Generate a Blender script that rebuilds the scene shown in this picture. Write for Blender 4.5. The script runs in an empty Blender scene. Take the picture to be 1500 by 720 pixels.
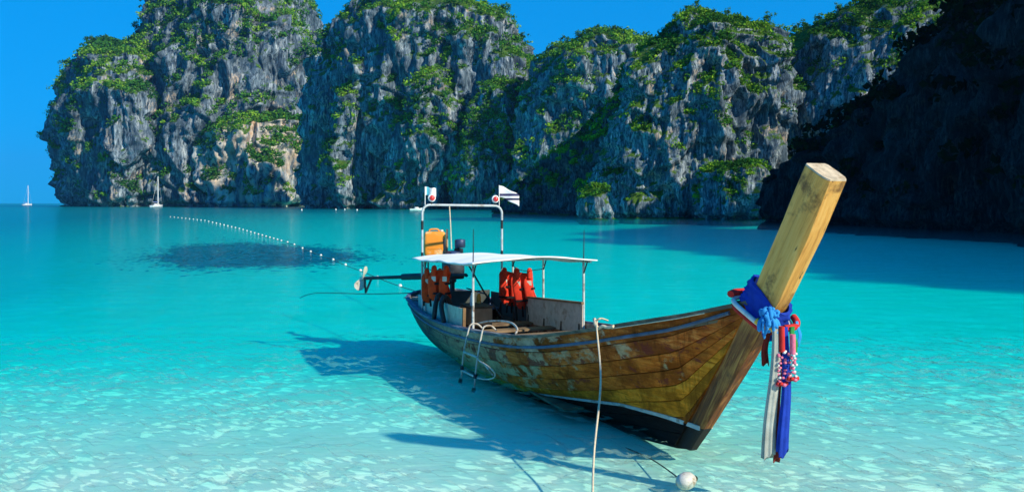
import bpy, bmesh, math, random
import numpy as np
from mathutils import Vector, Matrix

# ------------------------------------------------------------------ camera, sky, sun
sc = bpy.context.scene
COL = sc.collection
FPX, CAM_H, HOR = 1167.0, 2.7, 297.0            # focal length in photo pixels, eye height, horizon row

cam_data = bpy.data.cameras.new('camera')
cam = bpy.data.objects.new('camera', cam_data)
COL.objects.link(cam)
cam.location = (0, 0, CAM_H)
cam.rotation_euler = (math.pi / 2, 0, 0)
cam_data.sensor_width = 36
cam_data.lens = 36 * FPX / 1500
cam_data.shift_y = -(360 - HOR) / 1500
cam_data.clip_end = 9000
sc.camera = cam

SUN_EL, SUN_AZ = math.radians(32), math.radians(126)
world = bpy.data.worlds.new('World')
sc.world = world
world.use_nodes = True
wn = world.node_tree
bg = wn.nodes['Background']
sky = wn.nodes.new('ShaderNodeTexSky')
sky.sky_type = 'NISHITA'
sky.sun_disc = False
sky.sun_elevation = SUN_EL
sky.sun_rotation = SUN_AZ
sky.altitude = 0
sky.air_density = 1.0
sky.dust_density = 0.0
sky.ozone_density = 6.0
tint = wn.nodes.new('ShaderNodeMix')
tint.data_type = 'RGBA'
tint.blend_type = 'MULTIPLY'
tint.inputs[0].default_value = 1.0
tint.inputs[7].default_value = (0.0, 1.76, 4.0, 1)
flat = wn.nodes.new('ShaderNodeGamma')          # evens out the sky towards the horizon
flat.inputs[1].default_value = 0.3
wn.links.new(sky.outputs[0], flat.inputs[0])
wn.links.new(flat.outputs[0], tint.inputs[6])
wn.links.new(tint.outputs[2], bg.inputs[0])
bg.inputs[1].default_value = 0.108

sun_data = bpy.data.lights.new('sun', 'SUN')
sun_data.energy = 5.0
sun_data.angle = math.radians(1.0)
sun_data.color = (1.0, 0.92, 0.74)
sun = bpy.data.objects.new('sun', sun_data)
COL.objects.link(sun)
TO_SUN = Vector((math.sin(SUN_AZ) * math.cos(SUN_EL), math.cos(SUN_AZ) * math.cos(SUN_EL), math.sin(SUN_EL)))
sun.rotation_euler = TO_SUN.to_track_quat('Z', 'Y').to_euler()
sun.location = TO_SUN * 60

sc.view_settings.view_transform = 'Standard'
sc.view_settings.look = 'None'
sc.view_settings.exposure = 0.28
sc.view_settings.gamma = 1.0
sc.cycles.use_denoising = True
sc.cycles.max_bounces = 8
sc.cycles.diffuse_bounces = 4
sc.cycles.transparent_max_bounces = 16
sc.cycles.sample_clamp_indirect = 6.0

# ------------------------------------------------------------------ helpers: tags, meshes, noise
def tag(o, label=None, cat=None, group=None, kind=None):
    if label: o['label'] = label
    if cat: o['category'] = cat
    if group: o['group'] = group
    if kind: o['kind'] = kind
    return o

def empty(name, loc=(0, 0, 0), rz=0.0):
    o = bpy.data.objects.new(name, None)
    o.empty_display_size = 0.2
    COL.objects.link(o)
    o.location = loc
    o.rotation_euler = (0, 0, rz)
    return o

def np_mesh(name, co, quads, mat, parent=None, smooth=True, attr=None):
    co = np.asarray(co, np.float32)
    quads = np.asarray(quads, np.int32)
    k = quads.shape[1]
    me = bpy.data.meshes.new(name)
    me.vertices.add(len(co)); me.vertices.foreach_set('co', co.ravel())
    me.loops.add(quads.size); me.loops.foreach_set('vertex_index', quads.ravel())
    me.polygons.add(len(quads))
    me.polygons.foreach_set('loop_start', np.arange(0, quads.size, k, dtype=np.int32))
    me.polygons.foreach_set('loop_total', np.full(len(quads), k, np.int32))
    me.update(calc_edges=True)
    me.polygons.foreach_set('use_smooth', np.full(len(quads), smooth, bool))
    if attr is not None:
        a = me.attributes.new('shade', 'FLOAT', 'POINT')
        a.data.foreach_set('value', np.asarray(attr, np.float32))
    me.materials.append(mat)
    o = bpy.data.objects.new(name, me)
    COL.objects.link(o)
    o.parent = parent
    return o

def grid_faces(n, m, wrap=False):
    i = np.arange(n * m).reshape(n, m)
    if wrap:
        j = np.concatenate([i, i[:, :1]], 1)
    else:
        j = i
    return np.stack([j[:-1, :-1], j[:-1, 1:], j[1:, 1:], j[1:, :-1]], -1).reshape(-1, 4)

_rng = np.random.default_rng(7)
_PERM = np.concatenate([_rng.permutation(256)] * 3)
_G = _rng.normal(size=(256, 3)); _G /= np.linalg.norm(_G, axis=1)[:, None]
def perlin(P):
    P = np.asarray(P, np.float64)
    sh = P.shape[:-1]
    P = P.reshape(-1, 3)
    I = np.floor(P).astype(np.int64); F = P - I; I &= 255
    U = F * F * F * (F * (F * 6 - 15) + 10)
    out = 0
    for dx in (0, 1):
        for dy in (0, 1):
            for dz in (0, 1):
                h = _PERM[_PERM[_PERM[I[:, 0] + dx] + I[:, 1] + dy] + I[:, 2] + dz]
                g = _G[h]
                d = g[:, 0] * (F[:, 0] - dx) + g[:, 1] * (F[:, 1] - dy) + g[:, 2] * (F[:, 2] - dz)
                w = (U[:, 0] if dx else 1 - U[:, 0]) * (U[:, 1] if dy else 1 - U[:, 1]) * (U[:, 2] if dz else 1 - U[:, 2])
                out = out + w * d
    return (out * 1.5).reshape(sh)

def sstep(x, a, b):
    t = np.clip((x - a) / (b - a), 0, 1)
    return t * t * (3 - 2 * t)

class MB:
    """collects shapes into one mesh"""
    def __init__(s): s.v, s.f = [], []
    def add(s, vs, fs):
        n = len(s.v)
        s.v += [tuple(map(float, p)) for p in vs]
        s.f += [tuple(i + n for i in f) for f in fs]
        return s
    def hexa(s, p):        # 8 points: bottom 4 ccw, top 4 ccw
        return s.add(p, [(3, 2, 1, 0), (4, 5, 6, 7), (0, 1, 5, 4), (1, 2, 6, 5), (2, 3, 7, 6), (3, 0, 4, 7)])
    def box(s, c, d, rz=0.0):
        x, y, z = d[0] / 2, d[1] / 2, d[2] / 2
        ca, sa = math.cos(rz), math.sin(rz)
        pts = []
        for k in (-z, z):
            for a, b in ((-x, -y), (x, -y), (x, y), (-x, y)):
                pts.append((c[0] + a * ca - b * sa, c[1] + a * sa + b * ca, c[2] + k))
        return s.hexa(pts)
    def bar(s, p0, p1, w, h, up=(0, 0, 1)):
        p0, p1 = Vector(p0), Vector(p1)
        d = (p1 - p0).normalized(); u = Vector(up)
        sx = d.cross(u)
        if sx.length < 1e-4: sx = d.cross(Vector((1, 0, 0)))
        sx.normalize(); u = sx.cross(d).normalized()
        q = []
        for p in (p0, p1):
            q.append([p - sx * w / 2 - u * h / 2, p + sx * w / 2 - u * h / 2, p + sx * w / 2 + u * h / 2, p - sx * w / 2 + u * h / 2])
        return s.hexa(q[0] + q[1])
    def tube(s, path, r, seg=8, closed=False):
        P = [Vector(p) for p in path]; n = len(P)
        R = r if hasattr(r, '__len__') else [r] * n
        prev = None; rings = []
        for i in range(n):
            a = P[(i - 1) % n] if (closed or i > 0) else P[i]
            b = P[(i + 1) % n] if (closed or i < n - 1) else P[i]
            t = (b - a).normalized()
            if prev is None:
                ref = Vector((0, 0, 1)) if abs(t.z) < .9 else Vector((1, 0, 0))
                nx = t.cross(ref).normalized()
            else:
                nx = prev - t * prev.dot(t); nx.normalize()
            prev = nx; ny = t.cross(nx)
            rings.append([P[i] + (nx * math.cos(2 * math.pi * k / seg) + ny * math.sin(2 * math.pi * k / seg)) * R[i] for k in range(seg)])
        return s.loft(rings, closed)
    def loft(s, rings, closed=False, caps=True):
        n = len(s.v); seg = len(rings[0])
        for r in rings: s.v += [tuple(p) for p in r]
        m = len(rings)
        for i in range(m if closed else m - 1):
            for k in range(seg):
                a, b = n + i * seg + k, n + i * seg + (k + 1) % seg
                c, d = n + ((i + 1) % m) * seg + (k + 1) % seg, n + ((i + 1) % m) * seg + k
                s.f.append((a, b, c, d))
        if caps and not closed:
            s.f.append(tuple(n + k for k in reversed(range(seg))))
            s.f.append(tuple(n + (m - 1) * seg + k for k in range(seg)))
        return s
    def lathe(s, prof, c=(0, 0, 0), seg=16, axis='z', tilt=None):
        rings = []
        for r, z in prof:
            ring = []
            for k in range(seg):
                a = 2 * math.pi * k / seg
                p = Vector((r * math.cos(a), r * math.sin(a), z))
                if axis == 'x': p = Vector((p.z, p.x, p.y))
                if axis == 'y': p = Vector((p.y, p.z, p.x))
                if tilt is not None: p = tilt @ p
                ring.append(p + Vector(c))
            rings.append(ring)
        return s.loft(rings)
    def puffy(s, c, d, e=0.35, n=10, m=8, bend=None):   # soft rounded slab (superellipsoid)
        rings = []
        pw = lambda v, k: math.copysign(abs(v) ** k, v)
        for i in range(m + 1):
            ph = -math.pi / 2 + math.pi * i / m
            cz = max(abs(math.cos(ph)) ** e, .02)
            ring = []
            for k in range(n):
                th = 2 * math.pi * k / n
                p = Vector((d[0] / 2 * cz * pw(math.cos(th), e), d[1] / 2 * cz * pw(math.sin(th), e), d[2] / 2 * pw(math.sin(ph), e)))
                ring.append(Vector(c) + (bend(p) if bend else p))
            rings.append(ring)
        return s.loft(rings)
    def build(s, name, mat, parent=None, smooth=None, loc=None, rz=0.0, subsurf=0):
        me = bpy.data.meshes.new(name)
        me.from_pydata(s.v, [], s.f)
        bm = bmesh.new(); bm.from_mesh(me)
        bmesh.ops.recalc_face_normals(bm, faces=bm.faces)
        bm.to_mesh(me); bm.free()
        if smooth:
            me.polygons.foreach_set('use_smooth', np.ones(len(me.polygons), bool))
            me.set_sharp_from_angle(angle=math.radians(smooth))
        me.materials.append(mat)
        o = bpy.data.objects.new(name, me)
        COL.objects.link(o)
        o.parent = parent
        if loc is not None: o.location = loc
        o.rotation_euler = (0, 0, rz)
        return o

def catmull(pts, n):
    P = [Vector(p) for p in pts]; out = []
    for i in range(len(P) - 1):
        p0, p1, p2, p3 = P[max(i - 1, 0)], P[i], P[i + 1], P[min(i + 2, len(P) - 1)]
        for k in range(n):
            t = k / n
            out.append(0.5 * ((2 * p1) + (p2 - p0) * t + (2 * p0 - 5 * p1 + 4 * p2 - p3) * t * t + (3 * p1 - p0 - 3 * p2 + p3) * t ** 3))
    out.append(P[-1])
    return out

# ------------------------------------------------------------------ materials
class NT:
    def __init__(s, name):
        s.m = bpy.data.materials.new(name); s.m.use_nodes = True
        s.t = s.m.node_tree; s.t.nodes.clear()
        s.out = s.n('OutputMaterial')
    def n(s, kind, **kw):
        nd = s.t.nodes.new('ShaderNode' + kind)
        for k, v in kw.items(): setattr(nd, k, v)
        return nd
    def l(s, a, b): s.t.links.new(a, b)
    def val(s, sock, v):
        if hasattr(v, 'is_linked') or hasattr(v, 'links'): s.l(v, sock)
        elif isinstance(v, (tuple, list)) and len(v) == 3 and sock.type == 'RGBA': sock.default_value = (*v, 1)
        else: sock.default_value = v
    def coord(s, scale=(1, 1, 1), out='Object'):
        tc = s.n('TexCoord'); mp = s.n('Mapping')
        mp.inputs['Scale'].default_value = scale
        s.l(tc.outputs[out], mp.inputs[0])
        return mp.outputs[0]
    def noise(s, vec, scale=1, detail=4, rough=.55, dist=0.0):
        nd = s.n('TexNoise'); s.l(vec, nd.inputs['Vector'])
        nd.inputs['Scale'].default_value = scale; nd.inputs['Detail'].default_value = detail
        nd.inputs['Roughness'].default_value = rough; nd.inputs['Distortion'].default_value = dist
        return nd.outputs[0]
    def ramp(s, fac, stops, interp='LINEAR'):
        nd = s.n('ValToRGB'); nd.color_ramp.interpolation = interp
        el = nd.color_ramp.elements
        while len(el) < len(stops): el.new(0.5)
        for e, (p, c) in zip(el, stops):
            e.position = p
            e.color = (*c, 1) if isinstance(c, (tuple, list)) else (c, c, c, 1)
        s.l(fac, nd.inputs[0])
        return nd.outputs[0]
    def mix(s, fac, a, b, blend='MIX'):
        nd = s.n('Mix', data_type='RGBA', blend_type=blend)
        s.val(nd.inputs[0], fac); s.val(nd.inputs[6], a); s.val(nd.inputs[7], b)
        return nd.outputs[2]
    def math(s, op, a, b=0.0, clamp=False):
        nd = s.n('Math', operation=op, use_clamp=clamp)
        s.val(nd.inputs[0], a); s.val(nd.inputs[1], b)
        return nd.outputs[0]
    def bump(s, h, strength=.5, dist=.02):
        nd = s.n('Bump'); s.l(h, nd.inputs['Height'])
        nd.inputs['Strength'].default_value = strength; nd.inputs['Distance'].default_value = dist
        return nd.outputs[0]
    def pbsdf(s, color, rough=.7, normal=None, metal=0.0, spec=.3, sheen=0):
        p = s.n('BsdfPrincipled')
        s.val(p.inputs['Base Color'], color); s.val(p.inputs['Roughness'], rough)
        p.inputs['Metallic'].default_value = metal
        p.inputs['Specular IOR Level'].default_value = spec
        if normal is not None: s.l(normal, p.inputs['Normal'])
        s.l(p.outputs[0], s.out.inputs[0])
        return p

def mat_plain(name, color, rough=.6, var=.25, scale=6.0, dirt=None, metal=0.0, bump=.15, spec=.35):
    t = NT(name); c = t.coord()
    n = t.noise(c, scale, 5, .6)
    lo = tuple(x * (1 - var) for x in color); hi = tuple(min(x * (1 + var * .6), .92) for x in color)
    col = t.ramp(n, [(.3, lo), (.7, hi)])
    if dirt:
        d = t.ramp(t.noise(c, scale * .7, 6, .7), [(.52, 0.0), (.66, 1.0)])
        col = t.mix(d, col, dirt)
    t.pbsdf(col, rough, t.bump(t.noise(c, scale * 6, 3), bump, .01), metal, spec)
    return t.m

def mat_rock(name, mpx, moss=True, dark=1.0, pale=0.0):
    """limestone: grey, dark vertical water streaks, ochre patches; mpx = pattern size in metres"""
    t = NT(name)
    cv = t.coord((1 / mpx, 1 / mpx, .22 / mpx))      # stretched vertically
    ci = t.coord((1 / mpx,) * 3)
    big = t.noise(ci, .02, 3, .6)
    s1 = t.noise(cv, .16, 6, .68, .6)
    s2 = t.noise(cv, .42, 5, .7, .3)
    base = t.ramp(s1, [(.31, (.016, .030, .044)), (.42, (.078, .118, .150)), (.54, (.215, .275, .325)), (.68, (.53, .58, .60))])
    base = t.mix(t.ramp(s2, [(.38, 1.0), (.53, 0.0)]), base, (.016, .030, .046))
    base = t.mix(t.ramp(big, [(.36, .65), (.54, 0.0)]), base, (.042, .068, .094))
    och = t.math('MULTIPLY', t.ramp(t.noise(ci, .030, 4, .65), [(.57, 0.0), (.64, 1.0)]), t.ramp(s2, [(.46, 0.0), (.60, .8)]))
    base = t.mix(och, base, (.56, .40, .26))
    if pale: base = t.mix(t.math('MULTIPLY', t.ramp(t.noise(cv, .09, 5, .65), [(.40, 0.0), (.56, 1.0)]), pale), base, t.ramp(t.noise(ci, .06, 5, .7), [(.38, (.62, .60, .54)), (.56, (.66, .52, .38)), (.66, (.60, .36, .20))]))
    if dark < 1: base = t.mix(1.0, base, (dark, dark, dark), 'MULTIPLY')  # darkens the whole rock evenly to paint shade into its colour
    if moss:
        g = t.n('NewGeometry'); sp = t.n('SeparateXYZ'); t.l(g.outputs['Normal'], sp.inputs[0])
        up = t.ramp(t.math('ADD', sp.outputs[2], t.math('MULTIPLY', t.math('SUBTRACT', t.noise(ci, .08, 5, .7), .5), 1.3)), [(.40, 0.0), (.62, 1.0)])
        gcol = t.ramp(t.noise(ci, .25, 4, .7), [(.35, (.022, .050, .010)), (.55, (.060, .13, .016)), (.7, (.12, .19, .025))])
        base = t.mix(up, base, gcol)
    h = t.math('ADD', s1, t.math('MULTIPLY', s2, .6))
    t.pbsdf(base, .9, t.bump(h, .9, 2.2 * mpx), 0, .15)
    return t.m

def mat_leaf(name, dark, mid, light):
    t = NT(name)
    a = t.n('Attribute', attribute_name='shade')
    col = t.ramp(a.outputs['Fac'], [(0.0, dark), (.5, mid), (1.0, light)])
    d = t.n('BsdfDiffuse'); t.l(col, d.inputs[0])
    tr = t.n('BsdfTranslucent'); t.l(col, tr.inputs[0])
    mx = t.n('MixShader'); mx.inputs[0].default_value = .25
    t.l(d.outputs[0], mx.inputs[1]); t.l(tr.outputs[0], mx.inputs[2]); t.l(mx.outputs[0], t.out.inputs[0])
    return t.m

# ------------------------------------------------------------------ seabed and sea
def bed_depth(x, y):
    r = np.hypot(x, np.maximum(y, 0))
    D = np.interp(y, [-60, -30, -6, 1.5, 5, 8, 10.5, 13, 16, 20, 26, 50, 150, 320, 500, 700, 1500, 4000],
                  [-5, -2.6, -.5, 0.0, .075, .13, .21, .34, .54, .70, .80, .98, 1.15, 1.6, 2.6, 6, 25, 38])
    s = np.clip(-x / np.maximum(y, 3) - .22, 0, 1.2)
    D = np.where(D > 0, D * (1 + (1.2 * s + 12 * np.clip(s - .08, 0, 1) ** 1.7) * sstep(y, 9, 60)), D)
    return D

def view_rows(y0, y1, r1, r2, ysw):
    rows = [y0]
    while rows[-1] < y1:
        rows.append(rows[-1] * (1 + (r1 if rows[-1] < ysw else r2)))
    return np.array([-60, -40, -25, -15, -9, -5, -2.5, -.5, 1.0, 1.8] + rows)

def fan_grid(rows, ncol):
    T = np.linspace(-.72, .72, ncol)
    k = np.linspace(0, 1, 19)[1:]
    ext = k ** 3 * 3000
    Yc = np.maximum(rows, 4.0)[:, None]
    mid = Yc * T[None]
    X = np.concatenate([mid[:, :1] - ext[::-1][None], mid, mid[:, -1:] + ext[None]], 1)
    Y = np.repeat(rows[:, None], X.shape[1], 1)
    return X, Y

# sea surface
rows = view_rows(4.5, 16, .0030, .0030, 60)
rows = np.concatenate([rows, view_rows(rows[-1] * 1.005, 4000, .008, .026, 60)[10:]])
X, Y = fan_grid(rows, 500)
rg = np.random.default_rng(3)
Z = np.zeros_like(X)
wx = X + .22 * np.sin(Y * 1.1 + .6 * np.sin(X * .9)); wy = Y + .22 * np.sin(X * 1.3 + .7 * np.sin(Y * .8))
for k in range(46):
    lam = .15 * (8 ** rg.random()); a = rg.normal(1.15, .8); kk = 2 * math.pi / lam
    Z += lam ** .85 * .0020 * np.sin(kk * (wx * math.cos(a) + wy * math.sin(a)) + rg.random() * 7)
# sharp little wave fronts: the slope towards the sun is high along a fine net of lines
cell = .02
gu, gv = np.meshgrid(np.arange(-24, 12, cell), np.arange(-8, 24, cell), indexing='ij')     # u towards the sun, v across
su, sv = math.sin(SUN_AZ), math.cos(SUN_AZ)
gx_, gy_ = gu * su - gv * sv, gu * sv + gv * su
q3 = np.stack([gx_, gy_, 0 * gx_], -1)
wp = perlin(q3 * 1.9 + 3) * .12
q3 = q3 + np.stack([wp, perlin(q3 * 1.9 + 8) * .12, 0 * wp], -1)
n1 = perlin(q3 * np.array([3.5, 4.3, 1]) + .5); n2 = perlin(q3 * np.array([7.4, 9.0, 1]) + 7.5); am = .75 + .8 * perlin(q3 * .7 + 21)
net = np.maximum(np.exp(-(n1 / .12) ** 2), .9 * np.exp(-(n2 / .17) ** 2)) * np.clip(am, .35, 1.0)
kl = 41
cs = np.cumsum(np.pad(net, ((kl // 2 + 1, kl // 2), (0, 0)), mode='edge'), 0)
net = net - (cs[kl:] - cs[:-kl]) / kl
hh_ = np.cumsum(net, 0) * cell
kl = 61; cs = np.cumsum(np.pad(hh_, ((kl // 2 + 1, kl // 2), (0, 0)), mode='edge'), 0)
hh_ = -(hh_ - (cs[kl:] - cs[:-kl]) / kl) * 1.15
U_, V_ = X * su + Y * sv, -X * sv + Y * su
iu = np.clip((U_ + 24) / cell, 0, hh_.shape[0] - 2.001); iv = np.clip((V_ + 8) / cell, 0, hh_.shape[1] - 2.001)
i0, j0 = iu.astype(int), iv.astype(int); fu, fv = iu - i0, iv - j0
hs = hh_[i0, j0] * (1 - fu) * (1 - fv) + hh_[i0 + 1, j0] * fu * (1 - fv) + hh_[i0, j0 + 1] * (1 - fu) * fv + hh_[i0 + 1, j0 + 1] * fu * fv
Z += hs * sstep(-Y, -20, -13)
Z *= sstep(-Y, -75, -30) * sstep(Y, 2, 5) * sstep(-np.abs(X), -(np.abs(Y) * .74 + 3), -(np.abs(Y) * .70))
n, m = X.shape
co = np.stack([X, Y, Z], -1).reshape(-1, 3)
F = grid_faces(n, m)
# close the body of water: skirt and floor
idx = np.arange(n * m).reshape(n, m)
loop = np.concatenate([idx[0, :], idx[1:, -1], idx[-1, -2::-1], idx[-2:0:-1, 0]])
low = co[loop].copy(); low[:, 2] = -60
L0 = len(co); co = np.concatenate([co, low]); Lr = np.arange(L0, L0 + len(loop))
sk = np.stack([loop, Lr, np.roll(Lr, -1), np.roll(loop, -1)], -1)
cen = len(co); co = np.concatenate([co, [[0, 900, -60.0]]])
fl = np.stack([Lr, np.full(len(Lr), cen), np.roll(Lr, -1), np.roll(Lr, -1)], -1)

t = NT('sea_water')
tr = t.n('BsdfTransparent'); gl = t.n('BsdfGlossy'); gl.inputs['Roughness'].default_value = .05
cw = t.coord((.55, 1.5, 1))
nz = t.math('ADD', t.noise(cw, 1.6, 5, .6), t.math('MULTIPLY', t.noise(cw, .35, 4, .6), 2.0))
t.l(t.bump(nz, .85, .12), gl.inputs['Normal'])
fr = t.n('Fresnel'); fr.inputs[0].default_value = 1.33
mx = t.n('MixShader'); t.l(t.math('MULTIPLY', fr.outputs[0], .41), mx.inputs[0])
t.l(tr.outputs[0], mx.inputs[1]); t.l(gl.outputs[0], mx.inputs[2]); t.l(mx.outputs[0], t.out.inputs[0])
va = t.n('VolumeAbsorption'); va.inputs[0].default_value = (0, .9948, .9968, 1); va.inputs[1].default_value = .95
vs_ = t.n('VolumeScatter'); vs_.inputs[0].default_value = (.02, .80, 1.0, 1); vs_.inputs[1].default_value = .013
vadd = t.n('AddShader'); t.l(va.outputs[0], vadd.inputs[0]); t.l(vs_.outputs[0], vadd.inputs[1]); t.l(vadd.outputs[0], t.out.inputs[1])
M_WATER = t.m
sea = np_mesh('sea', co, np.concatenate([F, sk]), M_WATER)
# floor fan as triangles
bmw = bmesh.new(); bmw.from_mesh(sea.data); bmw.verts.ensure_lookup_table()
for a, b in zip(Lr, np.roll(Lr, -1)):
    bmw.faces.new((bmw.verts[int(a)], bmw.verts[cen], bmw.verts[int(b)])).smooth = False
bmesh.ops.recalc_face_normals(bmw, faces=bmw.faces)
bmw.to_mesh(sea.data); bmw.free()
tag(sea, 'clear turquoise sea filling the bay', None, None, 'structure')

# sandy seabed, rising to a beach behind the viewer, set close to bounce warm light onto the hull
rows = view_rows(4.5, 3900, .018, .03, 60)
X, Y = fan_grid(rows, 200)
X = X * .995
Zb = -bed_depth(X, Y)
Zb += .018 * perlin(np.stack([X * .9, Y * .9, X * 0], -1)) * sstep(-Y, -60, -20)
t = NT('white_sand')
c = t.coord()
col = t.ramp(t.noise(c, .5, 6, .65), [(.3, (.79, .78, .60)), (.7, (.90, .88, .72))])
rip = t.noise(t.coord((1.2, 5, 1)), 1.5, 3, .5, .8)
t.pbsdf(col, .95, t.bump(rip, .5, .03), 0, .1)
M_SAND = t.m
tag(np_mesh('seabed', np.stack([X, Y, Zb], -1).reshape(-1, 3), grid_faces(*X.shape), M_SAND), 'white sand seabed under the clear shallows', None, None, 'structure')

# dark seagrass meadow on the seabed: many blades in one low mass
rs = np.random.default_rng(11)
def px_bed(px, py):
    d = 30.0 + 0 * px
    for _ in range(30):
        x = (px - 750) / FPX * d
        D = bed_depth(x, d)
        d = (CAM_H + D) * FPX / (py - HOR)
    return (px - 750) / FPX * d, d, -D
NB = 15000
ang = rs.random(NB) * 2 * math.pi; rad = np.sqrt(rs.random(NB)) * (1 + .16 * rs.normal(size=NB) ** 2)
wob = 1 + .10 * np.sin(3 * ang + 1) + .06 * np.sin(7 * ang)
gx, gy, gz = px_bed(366 + 126 * rad * np.cos(ang) * wob, 373.5 + 15.0 * rad * np.sin(ang) * wob)
bb = rs.random(NB) * 6.28; bw = .12 + .30 * rs.random(NB); hh = .006 + .02 * rs.random(NB)
dx, dy = np.cos(bb) * bw, np.sin(bb) * bw
V = np.stack([np.stack([gx - dx, gy - dy, gz - .01], -1), np.stack([gx + dx, gy + dy, gz - .01], -1),
              np.stack([gx + dx * .7 - dy * .6, gy + dy * .7 + dx * .6, gz + hh], -1), np.stack([gx - dx * .7 - dy * .6, gy - dy * .7 + dx * .6, gz + hh], -1)], 1).reshape(-1, 3)
Q = np.arange(NB * 4).reshape(-1, 4)
M_GRASS = mat_plain('seagrass', (.02, .19, .30), .8, .3, .6)
tag(np_mesh('seagrass_meadow', V, Q, M_GRASS, smooth=False), 'dark oval patch of seagrass on the pale seabed beside the float line', 'seagrass', None, 'stuff')

# ------------------------------------------------------------------ limestone cliffs
def px_world(px, py, d):
    return (px - 750) / FPX * d, d, CAM_H - (py - HOR) / FPX * d

def normals_of(P):
    du = np.empty_like(P); dv = np.empty_like(P)
    du[:, 1:-1] = P[:, 2:] - P[:, :-2]; du[:, 0] = P[:, 1] - P[:, 0]; du[:, -1] = P[:, -1] - P[:, -2]
    dv[1:-1] = P[2:] - P[:-2]; dv[0] = P[1] - P[0]; dv[-1] = P[-1] - P[-2]
    N = np.cross(du, dv)
    return N / np.maximum(np.linalg.norm(N, axis=-1, keepdims=True), 1e-9)

def weather(P, s, seed, amp=1.0, ledge=1.0):
    """displace a cliff grid: lumps, ledges, vertical flutes; s = metres per photo pixel"""
    off = np.array([seed * 13.7, seed * 7.1, seed * 3.3])
    N = normals_of(P)
    q = P / s + off * 10
    big = perlin(q / 80.0) * 17 + perlin(q / 34.0 + 5) * 8 - 5
    P = P + N * (big * s * amp)[..., None]
    N = normals_of(P); q = P / s + off * 10
    steep = (1 - sstep(N[..., 2], .35, .8))
    warp = perlin(q / 40 + 9) * 14
    fl = np.zeros(P.shape[:2])
    for lam, A, st in ((52, 17.0, 3.5), (26, 13.0, 3.4), (12, 7.5, 4.2), (6, 3.6, 3.8), (3.2, 1.6, 3.0)):
        qq = q / lam; qq = qq + warp[..., None] / lam * np.array([.5, .5, 0]); qq[..., 2] /= st
        fl += (.42 - 1.6 * np.abs(perlin(qq + lam))) * A
    zz = q[..., 2] / 46 + perlin(q / 60 + 3) * 1.3
    fr_ = zz - np.floor(zz)
    led = (np.where(fr_ < .8, .5 - fr_ / .8, (fr_ - .8) / .2 - .5) - .3) * 8.0 * ledge
    rough = perlin(q / 9 + 2) * 2.4 + perlin(q / 4.2) * 1.3
    Hn = N.copy(); Hn[..., 2] *= .35
    rough = rough - 9 * np.exp(-((P[..., 2] / s - 1.5) / 3.2) ** 2)          # sea notch at the waterline
    P = P + Hn * ((fl * steep + led * (.3 + .7 * steep) + rough * (.5 + .5 * steep)) * s * amp)[..., None]
    return P

def dome(rows_, d, depth, nth, nv, seed, amp=1.0, ledge=1.0, p=.6, sq=2.15, shear=0.0):
    """a rock mass given by its silhouette rows (row, left, right in photo pixels) at distance d"""
    s = d / FPX
    R = sorted(rows_, key=lambda r: -r[0])
    z = np.array([CAM_H - (r[0] - HOR) * s for r in R]); xl = np.array([(r[1] - 750) * s for r in R]); xr = np.array([(r[2] - 750) * s for r in R])
    z = np.concatenate([[z[0] - 6 * max(s * 20, 1) * .3], z]); xl = np.concatenate([xl[:1], xl]); xr = np.concatenate([xr[:1], xr])
    w = np.maximum((xr - xl) / 2 + 4 * s, .3 * (xr - xl) / 2); c = (xr + xl) / 2; z = np.where(z > 20 * s, z - 4 * s, z)
    arc = np.concatenate([[0], np.cumsum(np.hypot(np.diff(z), np.diff(w)))]); arc /= arc[-1]
    nv = int(nv * .84)
    v = np.linspace(0, 1, nv)
    k = max(3, nv // 40)
    ker = np.hanning(2 * k + 3)[1:-1]; ker /= ker.sum()
    def sm(a):
        b = np.interp(v, arc, a); e = np.pad(b, k, mode='edge'); r = np.convolve(e, ker, 'valid')
        r[-1] = b[-1]; return r
    zz, ww, cc = sm(z), np.maximum(sm(w), .02), sm(c)
    dep = depth * (ww / ww.max()) ** p
    nth, nv = int(nth * .84), nv
    nb = max(12, int(nth * .12))
    th = np.concatenate([np.linspace(-.35, math.pi + .35, nth), np.linspace(math.pi + .35, 2 * math.pi - .35, nb)[1:-1]])
    ct, st = np.cos(th), np.sin(th)
    e = 2 / sq
    ex = np.sign(ct) * np.abs(ct) ** e; ey = np.sign(st) * np.abs(st) ** e
    Xg = cc[:, None] + ww[:, None] * ex[None]
    Yg = d - dep[:, None] * ey[None] - shear * (Xg - cc[:, None])
    Zg = np.repeat(zz[:, None], len(th), 1)
    P = np.stack([Xg, Yg, Zg], -1)
    P = P[:, ::-1]                                       # so that normals point outwards
    Pw = np.concatenate([P[:, -2:], P, P[:, :3]], 1)
    Pw = weather(Pw, s, seed, amp, ledge)
    Q = Pw[:, 2:-3]
    Q[-1] = Q[-1].mean(0)
    return Q, s, True

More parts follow.
